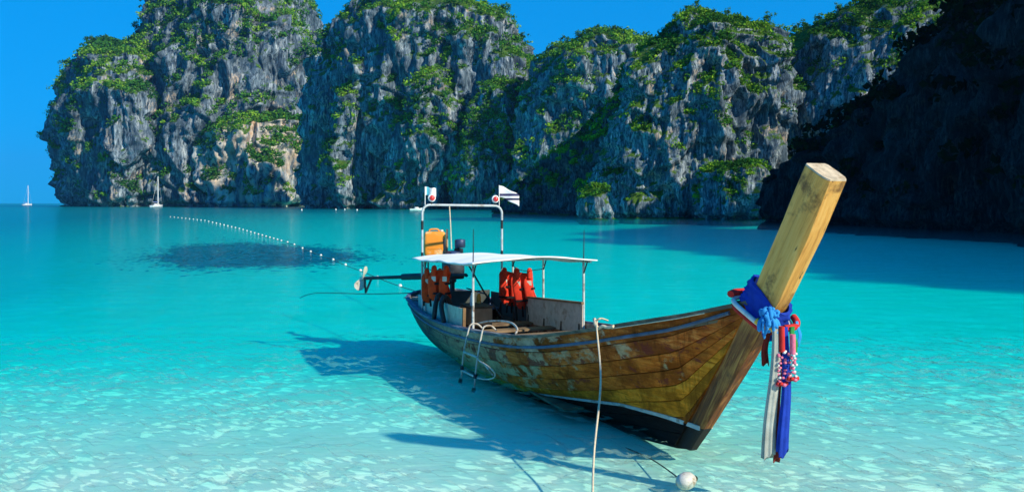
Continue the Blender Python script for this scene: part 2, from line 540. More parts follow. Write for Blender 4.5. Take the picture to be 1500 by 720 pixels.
def curtain(path, nth, nv, seed, s, roof=60.0, rise=.35, amp=1.0):
    """a cliff wall along a plan path of (x, y, height), running back into a roof on its right"""
    A = np.array(path, float)
    L = np.concatenate([[0], np.cumsum(np.hypot(np.diff(A[:, 0]), np.diff(A[:, 1])))]); L /= L[-1]
    u = np.linspace(0, 1, nth)
    x, y, h = (np.interp(u, L, A[:, i]) for i in range(3))
    k = 9; ker = np.hanning(2 * k + 3)[1:-1]; ker /= ker.sum()
    x, y, h = (np.convolve(np.pad(a, k, mode='edge'), ker, 'valid') for a in (x, y, h))
    tx, ty = np.gradient(x), np.gradient(y); ln = np.hypot(tx, ty); nx, ny = -ty / ln, tx / ln     # inland side
    v = np.linspace(0, 1, nv)[:, None]
    f = np.clip(v / .6, 0, 1); g = np.clip((v - .6) / .4, 0, 1)
    back = .16 * h * f ** 2 + roof * g
    Zg = -3 + (h + 3) * f ** .9 + rise * roof * g * np.clip(h / 15, .1, 1)
    P = np.stack([x + nx * back, y + ny * back, Zg + 0 * x], -1)
    return weather(P, s, seed, amp), s, False

LEAVES = np.random.default_rng(5)
def shrubs_on(patches, N, smin, smax, seed, thr=.30, bias=(), per=22):
    """leaf clumps over the gentler and greener places of the rock grids -> one mass of foliage"""
    r = np.random.default_rng(seed)
    C, S, NN = [], [], []
    cand, wt, sc_, nn = [], [], [], []
    for ip, (Q, s, wrap) in enumerate(patches):
        Nn = normals_of(Q)
        q = Q / s
        mask = perlin(q / 55 + seed) + .6 * perlin(q / 24 + seed * 2) + .3 * perlin(q / 9)
        tocam = np.array([0, 0, CAM_H]) - Q; tocam /= np.linalg.norm(tocam, axis=-1, keepdims=True)
        vis = (np.sum(Nn * tocam, -1) > -.25)
        rel = Q[..., 2] / Q[..., 2].max()
        wgt = sstep(Nn[..., 2] * 1.15 + mask * .9 + (bias[ip] if ip < len(bias) else 0) + .8 * (rel - .6), thr, thr + .30) * vis * (Q[..., 2] > 1.5 + 6 * s)
        ds = np.empty(Q.shape[:2]); e1 = np.linalg.norm(np.roll(Q, -1, 1) - Q, axis=-1); e2 = np.linalg.norm(np.roll(Q, -1, 0) - Q, axis=-1)
        ar = np.minimum(e1 * e2, (12 * s) ** 2) / s ** 2
        cand.append(Q.reshape(-1, 3)); wt.append((wgt * ar).ravel()); sc_.append(np.full(wgt.size, s)); nn.append(Nn.reshape(-1, 3))
    cand = np.concatenate(cand); wt = np.concatenate(wt); sc_ = np.concatenate(sc_); nn = np.concatenate(nn)
    pick = r.choice(len(cand), N, p=wt / wt.sum())
    C, S, NN = cand[pick], sc_[pick], nn[pick]
    rad = (smin + (smax - smin) * r.random(N) ** 2.2) * S
    C = C + NN * (rad * .25)[:, None] + np.array([0, 0, 1.0]) * (rad * .3)[:, None]
    tone = np.clip(.48 + .5 * perlin(C / (S[:, None] * 60) + 4) + r.normal(0, .16, N), 0, 1)
    # leaf tufts on an uneven ball
    d = r.normal(size=(N, per, 3)); d[..., 2] = d[..., 2] * .8 + .25
    d /= np.linalg.norm(d, axis=-1, keepdims=True)
    rr = rad[:, None] * (.55 + .55 * r.random((N, per)))
    ctr = C[:, None] + d * rr[..., None] * np.array([1.15, 1.15, .8])
    nrm = d + r.normal(0, .45, d.shape); nrm /= np.linalg.norm(nrm, axis=-1, keepdims=True)
    a = np.cross(nrm, r.normal(size=d.shape)); a /= np.linalg.norm(a, axis=-1, keepdims=True)
    b = np.cross(nrm, a)
    sz = (rad[:, None] * (.20 + .22 * r.random((N, per))))[..., None]
    bend = nrm * sz * .35
    quad = np.stack([ctr - a * sz - bend, ctr - b * sz * .75, ctr + a * sz - bend, ctr + b * sz * .75], 2)
    sh = np.clip(tone[:, None] + r.normal(0, .13, (N, per)), 0, 1)
    V = quad.reshape(-1, 3); Qf = np.arange(len(V)).reshape(-1, 4)
    return V, Qf, np.repeat(sh.ravel(), 4)

def join(patches):
    V, F, n = [], [], 0
    for Q, s, wrap in patches:
        V.append(Q.reshape(-1, 3)); F.append(grid_faces(Q.shape[0], Q.shape[1], wrap) + n); n += Q.shape[0] * Q.shape[1]
    return np.concatenate(V), np.concatenate(F)

M_LEAF_FAR = mat_leaf('island_foliage', (.012, .062, .022), (.060, .215, .030), (.27, .46, .035))
M_LEAF_NEAR = mat_leaf('cliff_foliage', (.012, .055, .018), (.060, .20, .024), (.26, .44, .030))

M_LEAF_SHADED = mat_leaf('shade_painted_foliage', (.003, .008, .003), (.006, .016, .005), (.010, .025, .006))  # leaf colours taken down to put deep shade into the foliage

def cliff(name, label, patches, mat, leafmat, nshrub, smin, smax, seed, thr=.3, bias=(), per=22, mats={}):
    root = empty(name, (float(patches[0][0][0, :, 0].mean()), float(patches[0][0][0, :, 1].mean()), 0))
    tag(root, label, None, None, 'structure')
    off = np.array(root.location)
    V, F = join([p for i, p in enumerate(patches) if i not in mats])
    np_mesh('rock_face', V - off, F, mat, root)
    for i, m_ in mats.items():
        V, F = join([patches[i]])
        np_mesh('rock_buttress', V - off, F, m_, root)
    if nshrub:
        V, F, sh = shrubs_on(patches, nshrub, smin, smax, seed, thr, bias, per)
        o = np_mesh('shrub_cover', V - off, F, leafmat, root, smooth=False, attr=sh)
        o['kind'] = 'stuff'
    return root

# island at the left, beyond the sailing boats
isl = [
    dome([(301, 150, 488), (250, 150, 488), (180, 150, 486), (100, 158, 478), (40, 190, 466), (0, 226, 444), (-35, 262, 395), (-55, 300, 360), (-62, 328, 332)], 640, 75, 420, 250, 1, shear=.2),
    dome([(300, 58, 260), (265, 44, 262), (220, 32, 266), (185, 28, 272), (150, 34, 272), (122, 58, 262), (90, 92, 250), (74, 130, 232), (64, 178, 206), (60, 190, 194)], 632, 50, 240, 200, 2, shear=.85),
    dome([(302, 306, 440), (255, 300, 452), (215, 306, 464), (190, 318, 462), (172, 340, 446), (160, 372, 420), (156, 390, 398)], 590, 42, 250, 140, 3, 1.0),
    dome([(302, 196, 300), (240, 190, 300), (190, 190, 296), (165, 205, 285), (150, 225, 265), (146, 240, 250)], 602, 34, 170, 130, 4, 1.0),
]
cliff('limestone_island', 'sheer limestone island with green crown beyond the sailing boats', isl,
      mat_rock('island_limestone', 640 / FPX), M_LEAF_FAR, 7500, 2.6, 7, 21, .42, (.14, .1, .16, 0), 16, {2: mat_rock('island_pale_limestone', 600 / FPX, True, 1.0, .85)})

# headland in the middle of the bay
mid = [
    dome([(305, 430, 830), (250, 428, 830), (180, 428, 825), (110, 430, 800), (75, 444, 775), (50, 460, 752), (30, 488, 722), (12, 508, 690), (-6, 524, 648), (-20, 548, 620), (-30, 575, 592)], 430, 60, 430, 250, 5, shear=.45),
    dome([(308, 700, 1010), (250, 740, 1010), (180, 770, 1005), (120, 780, 1000), (85, 790, 975), (66, 806, 938), (54, 826, 902), (49, 850, 880)], 345, 45, 260, 180, 6),
    dome([(306, 560, 690), (240, 565, 690), (180, 580, 690), (130, 600, 680), (100, 625, 665), (92, 640, 650)], 385, 32, 180, 150, 7, 1.1),
    dome([(306, 668, 790), (260, 664, 785), (210, 672, 775), (160, 690, 760), (120, 705, 745), (108, 722, 728)], 372, 38, 180, 140, 8, .9, .6, .9),
    dome([(305, 478, 556), (220, 480, 552), (160, 488, 548), (125, 500, 538), (115, 516, 522)], 402, 26, 120, 130, 9, 1.0, shear=.5),
]
cliff('limestone_headland', 'grey limestone headland with green slope behind the moored boat', mid,
      mat_rock('headland_limestone', 430 / FPX), M_LEAF_FAR, 7500, 2.6, 6.5, 22, .50, (0, 0, .1, .75, 0), 16)

# right hand cliffs, nearer
rc = [
    dome([(320, 862, 1140), (250, 872, 1140), (200, 885, 1142), (150, 902, 1150), (100, 926, 1152), (76, 944, 1148), (58, 958, 1140), (46, 968, 1124), (36, 975, 1085), (28, 980, 1035), (20, 986, 1008)], 158, 16, 420, 270, 10),
    dome([(324, 1014, 1137), (290, 1018, 1136), (262, 1028, 1132), (244, 1045, 1122), (236, 1070, 1100)], 140, 9, 190, 110, 11, 1.0),
    dome([(318, 852, 906), (296, 856, 902), (276, 864, 892), (267, 874, 882)], 141, 4.5, 100, 80, 12, .6),
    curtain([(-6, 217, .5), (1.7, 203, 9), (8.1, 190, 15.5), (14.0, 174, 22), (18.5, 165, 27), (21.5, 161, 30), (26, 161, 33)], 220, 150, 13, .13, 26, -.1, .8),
]
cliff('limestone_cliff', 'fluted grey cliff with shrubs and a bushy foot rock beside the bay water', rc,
      mat_rock('cliff_limestone', 150 / FPX), M_LEAF_NEAR, 5200, 2.6, 7.5, 23, .55, (0, .1, 0, .35), 16, {3: mat_rock('shade_painted_flank', 150 / FPX, True, .38)})  # flank rock is a darkened copy, its shade painted into the colour
rc2 = [
    dome([(325, 1090, 1760), (250, 1098, 1760), (170, 1112, 1760), (110, 1126, 1760), (70, 1140, 1750), (52, 1150, 1740), (44, 1178, 1730), (30, 1204, 1720), (8, 1256, 1700), (-30, 1335, 1670), (-70, 1440, 1600), (-84, 1500, 1560)], 160, 22, 420, 240, 14, 1.0),
]
cliff('limestone_ridge', 'steep ridge rising behind the prow post with hanging shrubs along its crest', rc2,
      mat_rock('ridge_limestone', 156 / FPX), M_LEAF_NEAR, 3600, 2.6, 7.5, 24, .52, per=16)

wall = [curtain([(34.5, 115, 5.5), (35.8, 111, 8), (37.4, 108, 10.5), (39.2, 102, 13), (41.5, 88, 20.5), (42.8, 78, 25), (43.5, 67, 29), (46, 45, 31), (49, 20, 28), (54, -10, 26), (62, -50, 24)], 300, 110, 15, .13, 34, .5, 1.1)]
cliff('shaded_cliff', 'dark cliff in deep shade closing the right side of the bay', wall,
      mat_rock('shade_painted_wall', .09, False, .10), M_LEAF_SHADED, 2600, 6, 14, 25, .3)  # rock and leaf colours carry painted shade on top of the real shade

def hill(name, label, cx, cy, rx, ry, H, seed, n=60):
    th = np.linspace(0, 2 * math.pi, n * 2, endpoint=False); v = np.linspace(0, 1, n)[:, None]
    r = np.cos(v * math.pi / 2) ** .55
    P = np.stack([cx + rx * r * np.cos(th), cy + ry * r * np.sin(th), -4 + (H + 4) * np.sin(v * math.pi / 2) ** .8 + 0 * th], -1)
    s = H / 260
    Pw = weather(np.concatenate([P[:, -2:], P, P[:, :3]], 1), s, seed, .8)[:, 2:-3]
    Pw[-1] = Pw[-1].mean(0)
    return (Pw, s, True)
M_HILL = mat_rock('hill_limestone', .5)
cliff('unseen_shade_hill', 'unseen limestone mountain added behind the right hand cliffs to cast shade', [hill('m', '', 243, 272, 112, 105, 165, 16)], M_HILL, M_LEAF_FAR, 0, 5, 12, 26)  # unseen blocker added to throw shade over the headland and water
cliff('unseen_shade_hill', 'lower unseen limestone hill added inland of the shaded cliff to cast shade', [hill('m', '', 136, 92, 42, 40, 60, 17)], M_HILL, M_LEAF_FAR, 0, 5, 12, 27)  # second unseen blocker, added to shade the lower right of the ridge

# small beaches at the foot of the cliffs
def beach(label, pts, w):
    b = MB(); P = catmull([Vector(p) for p in pts], 8)
    n = len(P)
    A, B, C_ = [], [], []
    for i, p in enumerate(P):
        t_ = (P[min(i + 1, n - 1)] - P[max(i - 1, 0)]).normalized(); nn = Vector((t_.y, -t_.x, 0))
        f = math.sin(math.pi * i / (n - 1)) ** .5 + .05
        A.append(p + nn * w * f + Vector((0, 0, -.9))); B.append(p + Vector((0, 0, .28 * f * w / 3))); C_.append(p - nn * w * 1.6 + Vector((0, 0, .5 * w / 3)))
    vs = A + B + C_; fs = []
    for i in range(n - 1):
        fs += [(i, i + 1, n + i + 1, n + i), (n + i, n + i + 1, 2 * n + i + 1, 2 * n + i)]
    b.add(vs, fs)
    tag(b.build('beach', M_SAND, None, 60), label, None, None, 'structure')
beach('far pocket beach between the island and the headland', [(-118, 452, 0), (-108, 446, 0), (-98, 440, 0)], 3)

# single trees standing along the crests
def tree_meshes(seed):
    r = np.random.default_rng(seed)
    tb = MB()
    tb.tube([(0, 0, -.3), (.02, .01, .25), (-.02, .02, .5), (.03, 0, .72)], [.035, .028, .02, .008], 6)
    for k in range(5):
        u = k * 1.3; z = .35 + .07 * k
        tb.tube([(0, 0, z), (.14 * math.cos(u), .14 * math.sin(u), z + .10), (.24 * math.cos(u), .24 * math.sin(u), z + .16)], [.014, .010, .004], 5)
    N = 260
    lob = r.normal(size=(7, 3)) * np.array([.26, .26, .14]) + np.array([0, 0, .60])
    c = lob[r.integers(0, 7, N)] + r.normal(size=(N, 3)) * np.array([.10, .10, .07])
    nrm = r.normal(size=(N, 3)); nrm[:, 2] += .5; nrm /= np.linalg.norm(nrm, axis=1)[:, None]
    a = np.cross(nrm, r.normal(size=(N, 3))); a /= np.linalg.norm(a, axis=1)[:, None]; b = np.cross(nrm, a)
    sz = (.035 + .04 * r.random(N))[:, None]
    V = np.stack([c - a * sz, c - b * sz * .7, c + a * sz, c + b * sz * .7], 1).reshape(-1, 3)
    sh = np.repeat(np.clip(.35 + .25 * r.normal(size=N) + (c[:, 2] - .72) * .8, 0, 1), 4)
    return tb, V, np.arange(N * 4).reshape(-1, 4), sh
M_BARK = mat_plain('tree_bark', (.12, .10, .08), .9, .3, 8)
TREE_KINDS = []
def plant(patches, pxs, label, group, leaf, seed):
    r = random.Random(seed)
    for px in pxs:
        best = None
        for Q, s, wrap in patches:
            P = Q.reshape(-1, 3); P = P[P[:, 1] > 1]
            pp = 750 + FPX * P[:, 0] / P[:, 1]; py = HOR - FPX * (P[:, 2] - CAM_H) / P[:, 1]
            k = np.where(np.abs(pp - px) < 5)[0]
            if len(k):
                j = k[np.argmin(py[k])]
                if best is None or py[j] < best[0]: best = (py[j], P[j], s)
        if best is None: continue
        _, p, s = best
        key = (leaf.name, r.randrange(3))
        src = next((t_ for k_, t_ in TREE_KINDS if k_ == key), None)
        root = empty('tree', (float(p[0]), float(p[1]), float(p[2])), r.random() * 6)
        h = (11 + 9 * r.random()) * s; root.location.z -= .22 * h
        root.scale = (h, h, h * (.85 + .4 * r.random()))
        tag(root, label, 'tree', group)
        if src is None:
            tb, V, F, sh = tree_meshes(key[1] + len(TREE_KINDS) * 10)
            tr_ = tb.build('trunk', M_BARK, root, 50)
            cr_ = np_mesh('crown', V, F, leaf, root, smooth=False, attr=sh)
            TREE_KINDS.append((key, (tr_, cr_)))
        else:
            for o_ in src:
                c = o_.copy(); COL.objects.link(c); c.parent = root
plant(isl, (92, 128, 160, 196, 212, 440), 'small tree on the rim of the limestone island', 'trees on the island rim', M_LEAF_FAR, 1)
plant(mid, (478, 505, 715, 742, 770, 822, 845, 872, 905), 'small tree on the crest of the grey headland', 'trees on the headland crest', M_LEAF_FAR, 2)
plant(rc, (985, 1003, 1024, 1046, 1072, 1098, 1120), 'broad crowned tree on the brow of the fluted cliff', 'trees on the fluted cliff brow', M_LEAF_NEAR, 3)
plant(rc2, (1162, 1172, 1196, 1222, 1248, 1278), 'leaning tree on the skyline of the steep ridge', 'trees on the ridge skyline', M_LEAF_NEAR, 4)

# ------------------------------------------------------------------ long-tail boat
BX, BY = 1.98, 8.73
DX, DY = .363, -.932
_l = math.hypot(DX, DY); DX /= _l; DY /= _l
PHI = math.atan2(DY, DX)
def bw(a, l, z):                                   # boat frame (forward, port, up) -> world
    return Vector((BX + a * DX - l * DY, BY + a * DY + l * DX, z))

A_ST = -10.25
def f_zs(a): return np.interp(a, [-10.25, -9.5, -8.6, -7.7, -6.9, -6.1, -4.9, -3.7, -2.9, -2.3, -1.7, -1.2, -.7, -.3, .2, .66, 1.0, 1.4], [.72, .62, .55, .525, .535, .565, .65, .755, .835, .925, 1.05, 1.16, 1.285, 1.38, 1.50, 1.625, 1.71, 1.80])
def f_b(a):
    b = np.interp(a, [-9.3, -8.6, -7.5, -5.5, -4.3, -3.5, -2.5, -1.5, -.8, -.3, .2, .6, 1.0, 1.4], [.87, .94, 1.0, 1.05, 1.05, 1.01, .88, .68, .51, .385, .26, .165, .11, .10])
    e = np.clip((-9.3 - a) / .95, 0, 1)
    return np.where(a < -9.3, .87 * np.sqrt(np.maximum(1 - e * e, 0)), b)
def f_zk(a): return np.interp(a, [-10.25, -9.9, -9, -6, -3.3, -2, -1, 0, 1.4], [-.02, -.2, -.36, -.42, -.32, -.21, -.10, .01, 1.7])
def f_q(a): return np.interp(a, [-10.25, -9.5, -8, -5, -3.3, -1.9, -.3, .3], [.5, .7, .95, 1, .92, .68, .28, .05])
def f_front(z): return np.interp(z, [-.1, 0, .31, 1.0, 1.79, 2.4, 2.90], [-.05, .02, .29, .86, 1.48, 1.875, 2.15])
def f_w(z): return np.interp(z, [0, .3, 1.2, 1.6, 2.0, 2.9], [.26, .28, .32, .35, .34, .27])
def hull_pt(a, t):
    b, zs, zk, q = f_b(a), f_zs(a), f_zk(a), f_q(a)
    c1, c2 = .5 + .47 * q, .5 - .42 * q
    l = 2 * t * (1 - t) * b * c1 + t * t * b
    z = (1 - t) ** 2 * zk + 2 * t * (1 - t) * (zk + (zs - zk) * c2) + t * t * zs
    return l, z
def bow_end(t):
    a = .3
    for _ in range(60):
        _, z = hull_pt(a, t)
        a = .6 * a + .4 * float(f_front(z) - f_w(z) + .03)
    return a
def hull_line(t, n=70, off=0.0, a0=A_ST):
    """points (a, l, z) of one hull line on the port side, offset outwards"""
    e = bow_end(t)
    s = np.linspace(0, 1, n); s = np.where(s < .25, s * s / .25 * .5 + s * .5, s)
    a = a0 + (e - a0) * s
    l, z = hull_pt(a, t); l2, z2 = hull_pt(a, min(t + .01, 1.0)); l1, z1 = hull_pt(a, max(t - .01, 0.0))
    dl, dz = l2 - l1, z2 - z1; ln = np.hypot(dl, dz) + 1e-9
    k = sstep(s, .88, 1.0)
    l = l * (1 - k) + np.maximum(l * .25, .098) * k
    nl, nz_ = dz / ln, -dl / ln
    fade = np.clip((a - A_ST) / .15, 0, 1)
    return a, np.maximum(l + nl * off * fade, 0), z + nz_ * off * fade

def mat_hull(name, wood, wood2, paint, amt, red=0.0, seed=0.0):
    t = NT(name)
    tc = t.n('TexCoord'); mp = t.n('Mapping'); mp.inputs['Location'].default_value = (seed * 3.1, seed, seed * 1.7); mp.inputs['Scale'].default_value = (.55, 5, 9)
    t.l(tc.outputs['Object'], mp.inputs[0])
    mp2 = t.n('Mapping'); mp2.inputs['Location'].default_value = (seed * 5.3, seed * 2, 0); mp2.inputs['Scale'].default_value = (1.0, 1.0, 1.7)
    t.l(tc.outputs['Object'], mp2.inputs[0])
    sp = t.n('SeparateXYZ'); t.l(tc.outputs['Object'], sp.inputs[0])
    grain = t.noise(mp.outputs[0], 3.0, 8, .7, .4)
    blot = t.noise(mp2.outputs[0], 1.9, 7, .68, .3)
    col = t.ramp(grain, [(.30, tuple(x * .30 for x in wood)), (.48, wood), (.68, wood2)])
    col = t.mix(t.ramp(t.noise(mp2.outputs[0], 1.1, 6, .7), [(.42, .85), (.56, 0.0)]), col, tuple(x * .33 for x in wood))
    # flaking paint, more of it towards the stern
    ast = t.math('MULTIPLY', t.math('ADD', sp.outputs[0], 2.2), -.055)
    pm = t.ramp(t.math('ADD', t.math('ADD', blot, ast), amt), [(.53, 0.0), (.60, .85)])
    mp3 = t.n('Mapping'); mp3.inputs['Scale'].default_value = (5.5, 5.5, .7); t.l(tc.outputs['Object'], mp3.inputs[0])
    drip = t.ramp(t.noise(mp3.outputs[0], 1.3, 6, .7, .3), [(.52, 0.0), (.66, .8)])
    col = t.mix(drip, col, tuple(x * .22 for x in wood))
    pcol = t.ramp(t.noise(mp2.outputs[0], 6, 5, .7), [(.35, tuple(x * .55 for x in paint)), (.6, paint)])
    col = t.mix(pm, col, pcol)
    if red:
        rm = t.ramp(t.math('ADD', t.noise(mp2.outputs[0], 2.6, 7, .75, .5), red), [(.62, 0.0), (.66, .85)])
        col = t.mix(rm, col, (.20, .035, .022))
    # blotchy, near black blue-green growing towards the stern quarter
    stern = t.ramp(t.math('ADD', t.math('MULTIPLY', sp.outputs[0], -.10), t.math('MULTIPLY', blot, .35)), [(.66, 0.0), (.98, .85)])
    col = t.mix(stern, col, (.030, .048, .055))
    # bottom paint below the boot stripe
    zl = t.n('FloatCurve') if False else None
    line = t.math('MINIMUM', t.math('ADD', t.math('MULTIPLY', sp.outputs[0], .03), .300), t.math('ADD', t.math('MULTIPLY', sp.outputs[0], .135), .415))
    below = t.math('LESS_THAN', sp.outputs[2], line)
    col = t.mix(below, col, t.ramp(grain, [(.35, (.012, .008, .007)), (.7, (.032, .020, .016))]))
    h = t.math('ADD', grain, t.math('MULTIPLY', pm, .35))
    t.pbsdf(col, t.ramp(pm, [(0.0, .75), (1.0, .55)]), t.bump(h, .8, .02), 0, .06)
    return t.m

boat = empty('longtail_boat', (BX, BY, 0), PHI)
tag(boat, 'weathered wooden long-tail boat with tall raked prow post moored in the shallows', 'boat')

TEAL = (.34, .40, .27)
STRAKES = [  # t0, t1, wood, wood2, paint, paint amount, red
    (0.0, .13, (.20, .06, .03), (.28, .10, .05), TEAL, -.2, 0),
    (.13, .27, (.62, .14, .015), (.78, .21, .025), TEAL, -.16, 0),
    (.27, .41, (.86, .25, .016), (.92, .34, .03), TEAL, -.12, 0),
    (.41, .53, (.86, .25, .016), (.92, .36, .04), (.90, .42, .10), -.04, 0),
    (.53, .65, (.70, .15, .016), (.86, .26, .04), (.62, .44, .22), .015, .05),
    (.65, .77, (.64, .13, .014), (.82, .24, .035), (.56, .46, .24), .015, .04),
    (.77, .885, (.62, .13, .02), (.82, .29, .07), (.62, .40, .22), .02, .09),
    (.885, 1.0, (.46, .115, .02), (.66, .24, .06), (.60, .44, .30), .05, .03),
]
for k, (t0, t1, wd, wd2, pt, am, rd) in enumerate(STRAKES):
    m_ = mat_hull('hull_plank_%d' % k, wd, wd2, pt, am, rd, k * 1.37)
    fr_ = [0, .035, .30, .65, .965, 1]; of = [-.020, .0, .004, .004, .0, -.020]
    for side in (1, -1):
        L_ = [hull_line(t0 + (t1 - t0) * f, 74, o) for f, o in zip(fr_, of)]
        L_ += [hull_line(t1, 74, -.05), hull_line(t0, 74, -.05)]
        rings = [[Vector((q[0][i], side * q[1][i], q[2][i])) for q in L_] for i in range(74)]
        MB().loft(rings).build('plank', m_, boat, 25)

# stem post
M_POST = NT('prow_timber')
t = M_POST; tc = t.n('TexCoord'); sp = t.n('SeparateXYZ'); t.l(tc.outputs['Object'], sp.inputs[0])
al = t.math('ADD', t.math('MULTIPLY', sp.outputs[0], .56), t.math('MULTIPLY', sp.outputs[2], .83))
ac = t.math('SUBTRACT', t.math('MULTIPLY', sp.outputs[0], .83), t.math('MULTIPLY', sp.outputs[2], .56))
cx = t.n('CombineXYZ'); t.l(t.math('MULTIPLY', al, .55), cx.inputs[0]); t.l(t.math('MULTIPLY', sp.outputs[1], 8.0), cx.inputs[1]); t.l(t.math('MULTIPLY', ac, 8.0), cx.inputs[2])
g1 = t.noise(cx.outputs[0], 2.4, 8, .7, .5); g2 = t.noise(t.coord((1, 1, 1)), 3.0, 6, .7)
cx2 = t.n('CombineXYZ'); t.l(t.math('MULTIPLY', al, 1.6), cx2.inputs[0]); t.l(t.math('MULTIPLY', sp.outputs[1], 14.0), cx2.inputs[1]); t.l(t.math('MULTIPLY', ac, 14.0), cx2.inputs[2])
crack = t.ramp(t.noise(cx2.outputs[0], 1.3, 4, .6, .8), [(.30, 1.0), (.36, 0.0)])
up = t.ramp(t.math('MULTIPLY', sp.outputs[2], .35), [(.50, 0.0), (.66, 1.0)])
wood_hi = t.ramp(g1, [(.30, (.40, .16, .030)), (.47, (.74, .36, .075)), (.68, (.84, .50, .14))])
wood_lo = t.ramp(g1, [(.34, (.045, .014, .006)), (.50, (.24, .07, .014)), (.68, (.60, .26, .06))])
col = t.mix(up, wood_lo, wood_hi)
col = t.mix(t.ramp(g2, [(.54, 0.0), (.66, .85)]), col, (.13, .055, .02))
col = t.mix(crack, col, (.05, .025, .012))
sep_n = t.n('SeparateXYZ'); geo = t.n('TexCoord')
line = t.math('LESS_THAN', sp.outputs[2], .305)
col = t.mix(line, col, (.018, .012, .010))
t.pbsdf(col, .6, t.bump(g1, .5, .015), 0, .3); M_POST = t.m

zz = [0.0, .15, .31, .45, .6, .8, 1.0, 1.2, 1.4, 1.6, 1.79, 1.95, 2.1, 2.25, 2.4, 2.52, 2.65, 2.77, 2.88]
rings = []
for z in zz:
    fa = float(f_front(z)); w = float(f_w(z))
    tilt = .60 * w * sstep(np.array(z), 1.2, 2.8) * .95          # top is cut square to the post
    hw = float(np.interp(z, [0, .3, 1.2, 1.8, 2.9], [.055, .07, .085, .098, .122]))
    br = .022
    zf, za = z, z + float(tilt)
    A0 = fa - w
    dzx = (za - zf) / w
    def pp_(k, l): return (fa - k, l, zf + dzx * k)
    wb = .006 * math.sin(z * 5.0)
    prof = [pp_(w, -hw + .02), pp_(w - .02, -hw), pp_(w * .5, -hw - wb), pp_(.045, -hw), pp_(.012, -hw * .84), pp_(0, -hw * .70), pp_(0, 0), pp_(0, hw * .70), pp_(.012, hw * .84), pp_(.045, hw), pp_(w * .5, hw + wb), pp_(w - .02, hw), pp_(w, hw - .02)]
    rings.append([Vector(p) for p in prof])
stem = MB().loft(rings).build('stem_post', M_POST, boat, 30)
M_ENDGRAIN = mat_plain('end_grain', (.58, .47, .32), .85, .35, 16, (.34, .23, .13))
top = rings[-1]
c_ = sum(top, Vector()) / len(top)
MB().loft([[p + Vector((0, 0, .003)) for p in top], [c_ + (p - c_) * .97 + Vector((.006, 0, .015)) for p in top]]).build('end_cap', M_ENDGRAIN, stem, 30)
# keel timber
rings = []
for a in np.linspace(-9.9, .02, 40):
    zk = float(f_zk(a)); h_ = .09 * min(1, (.1 - a) / 1.5 + .35)
    rings.append([Vector((a, -.05, zk + .05)), Vector((a, -.045, zk - h_ * .6)), Vector((a, .045, zk - h_ * .6)), Vector((a, .05, zk + .05))])
MB().loft(rings).build('keel', mat_plain('keel_paint', (.022, .015, .012), .7, .4, 4), boat, 30)

# boot stripe
M_STRIPE = mat_plain('stripe_white', (.50, .51, .48), .6, .3, 9, (.20, .16, .11))
def t_at(a, z):
    lo, hi = 0.0, 1.0
    for _ in range(30):
        m_ = (lo + hi) / 2
        if hull_pt(a, m_)[1] < z: lo = m_
        else: hi = m_
    return (lo + hi) / 2
for side in (1, -1):
    rings = []
    for a in np.linspace(-3.0, -.13, 46):
        zc = min(.300 + .03 * a, .415 + .135 * a); w = .006 + .017 * (a + 3.0) / 2.87
        ring = []
        for zo, of in ((-w, .004), (-w, .014), (w, .014), (w, .004)):
            tt = t_at(a, zc + zo); l, z = hull_pt(a, tt); l2, z2 = hull_pt(a, tt + .01)
            dl, dz = l2 - l, z2 - z; ln = math.hypot(dl, dz)
            s_ = (a - A_ST) / (bow_end(tt) - A_ST); kk = float(sstep(np.array(s_), .88, 1.0)); l = l * (1 - kk) + max(l * .25, .098) * kk
            ring.append(Vector((a, side * (l + dz / ln * of), z - dl / ln * of)))
        rings.append(ring)
    a2 = [(-.13, .098), (.05, .082), (.245, .076)]
    for a, l in a2[1:]:
        zc = .300 + .03 * a
        rings.append([Vector((a, side * (l - .004), zc - .024)), Vector((a, side * (l + .012), zc - .024)), Vector((a, side * (l + .012), zc + .022)), Vector((a, side * (l - .004), zc + .022))])
    MB().loft(rings).build('boot_stripe', M_STRIPE, boat, 40)

# gunwale and rubbing rails
t = NT('gunwale_paint'); tc = t.n('TexCoord'); sp = t.n('SeparateXYZ'); t.l(tc.outputs['Object'], sp.inputs[0])
c = t.coord((.8, 5, 5)); g = t.noise(c, 3, 7, .7)
wood = t.ramp(g, [(.3, (.045, .035, .025)), (.5, (.13, .10, .065)), (.7, (.26, .21, .14))])
blue = t.ramp(g, [(.3, (.03, .05, .11)), (.5, (.07, .11, .20)), (.68, (.42, .44, .44))])
k = t.ramp(t.math('ADD', t.math('MULTIPLY', sp.outputs[0], -.1), t.math('MULTIPLY', t.math('SUBTRACT', g, .5), .4)), [(.25, 0.0), (.52, 1.0)])
t.pbsdf(t.mix(k, wood, blue), .65, t.bump(g, .5, .015), 0, .3); M_GUN = t.m
M_RUB = mat_plain('rubbing_rail_paint', (.10, .13, .20), .6, .5, 5, (.20, .16, .11))
for side in (1, -1):
    a, l, z = hull_line(1.0, 90, .0)
    rings = [[Vector((a[i], side * max(l[i] - .05, 0), z[i] - .01)), Vector((a[i], side * (l[i] + .045), z[i] - .012)), Vector((a[i], side * (l[i] + .048), z[i] + .028)), Vector((a[i], side * max(l[i] - .04, 0), z[i] + .035))] for i in range(90)]
    MB().loft(rings).build('gunwale', M_GUN, boat, 40)
    a, l, z = hull_line(.925, 80, .012)
    MB().tube([(a[i], side * l[i], z[i]) for i in range(78)], .021, 6).build('rubbing_rail', M_RUB, boat, 40)

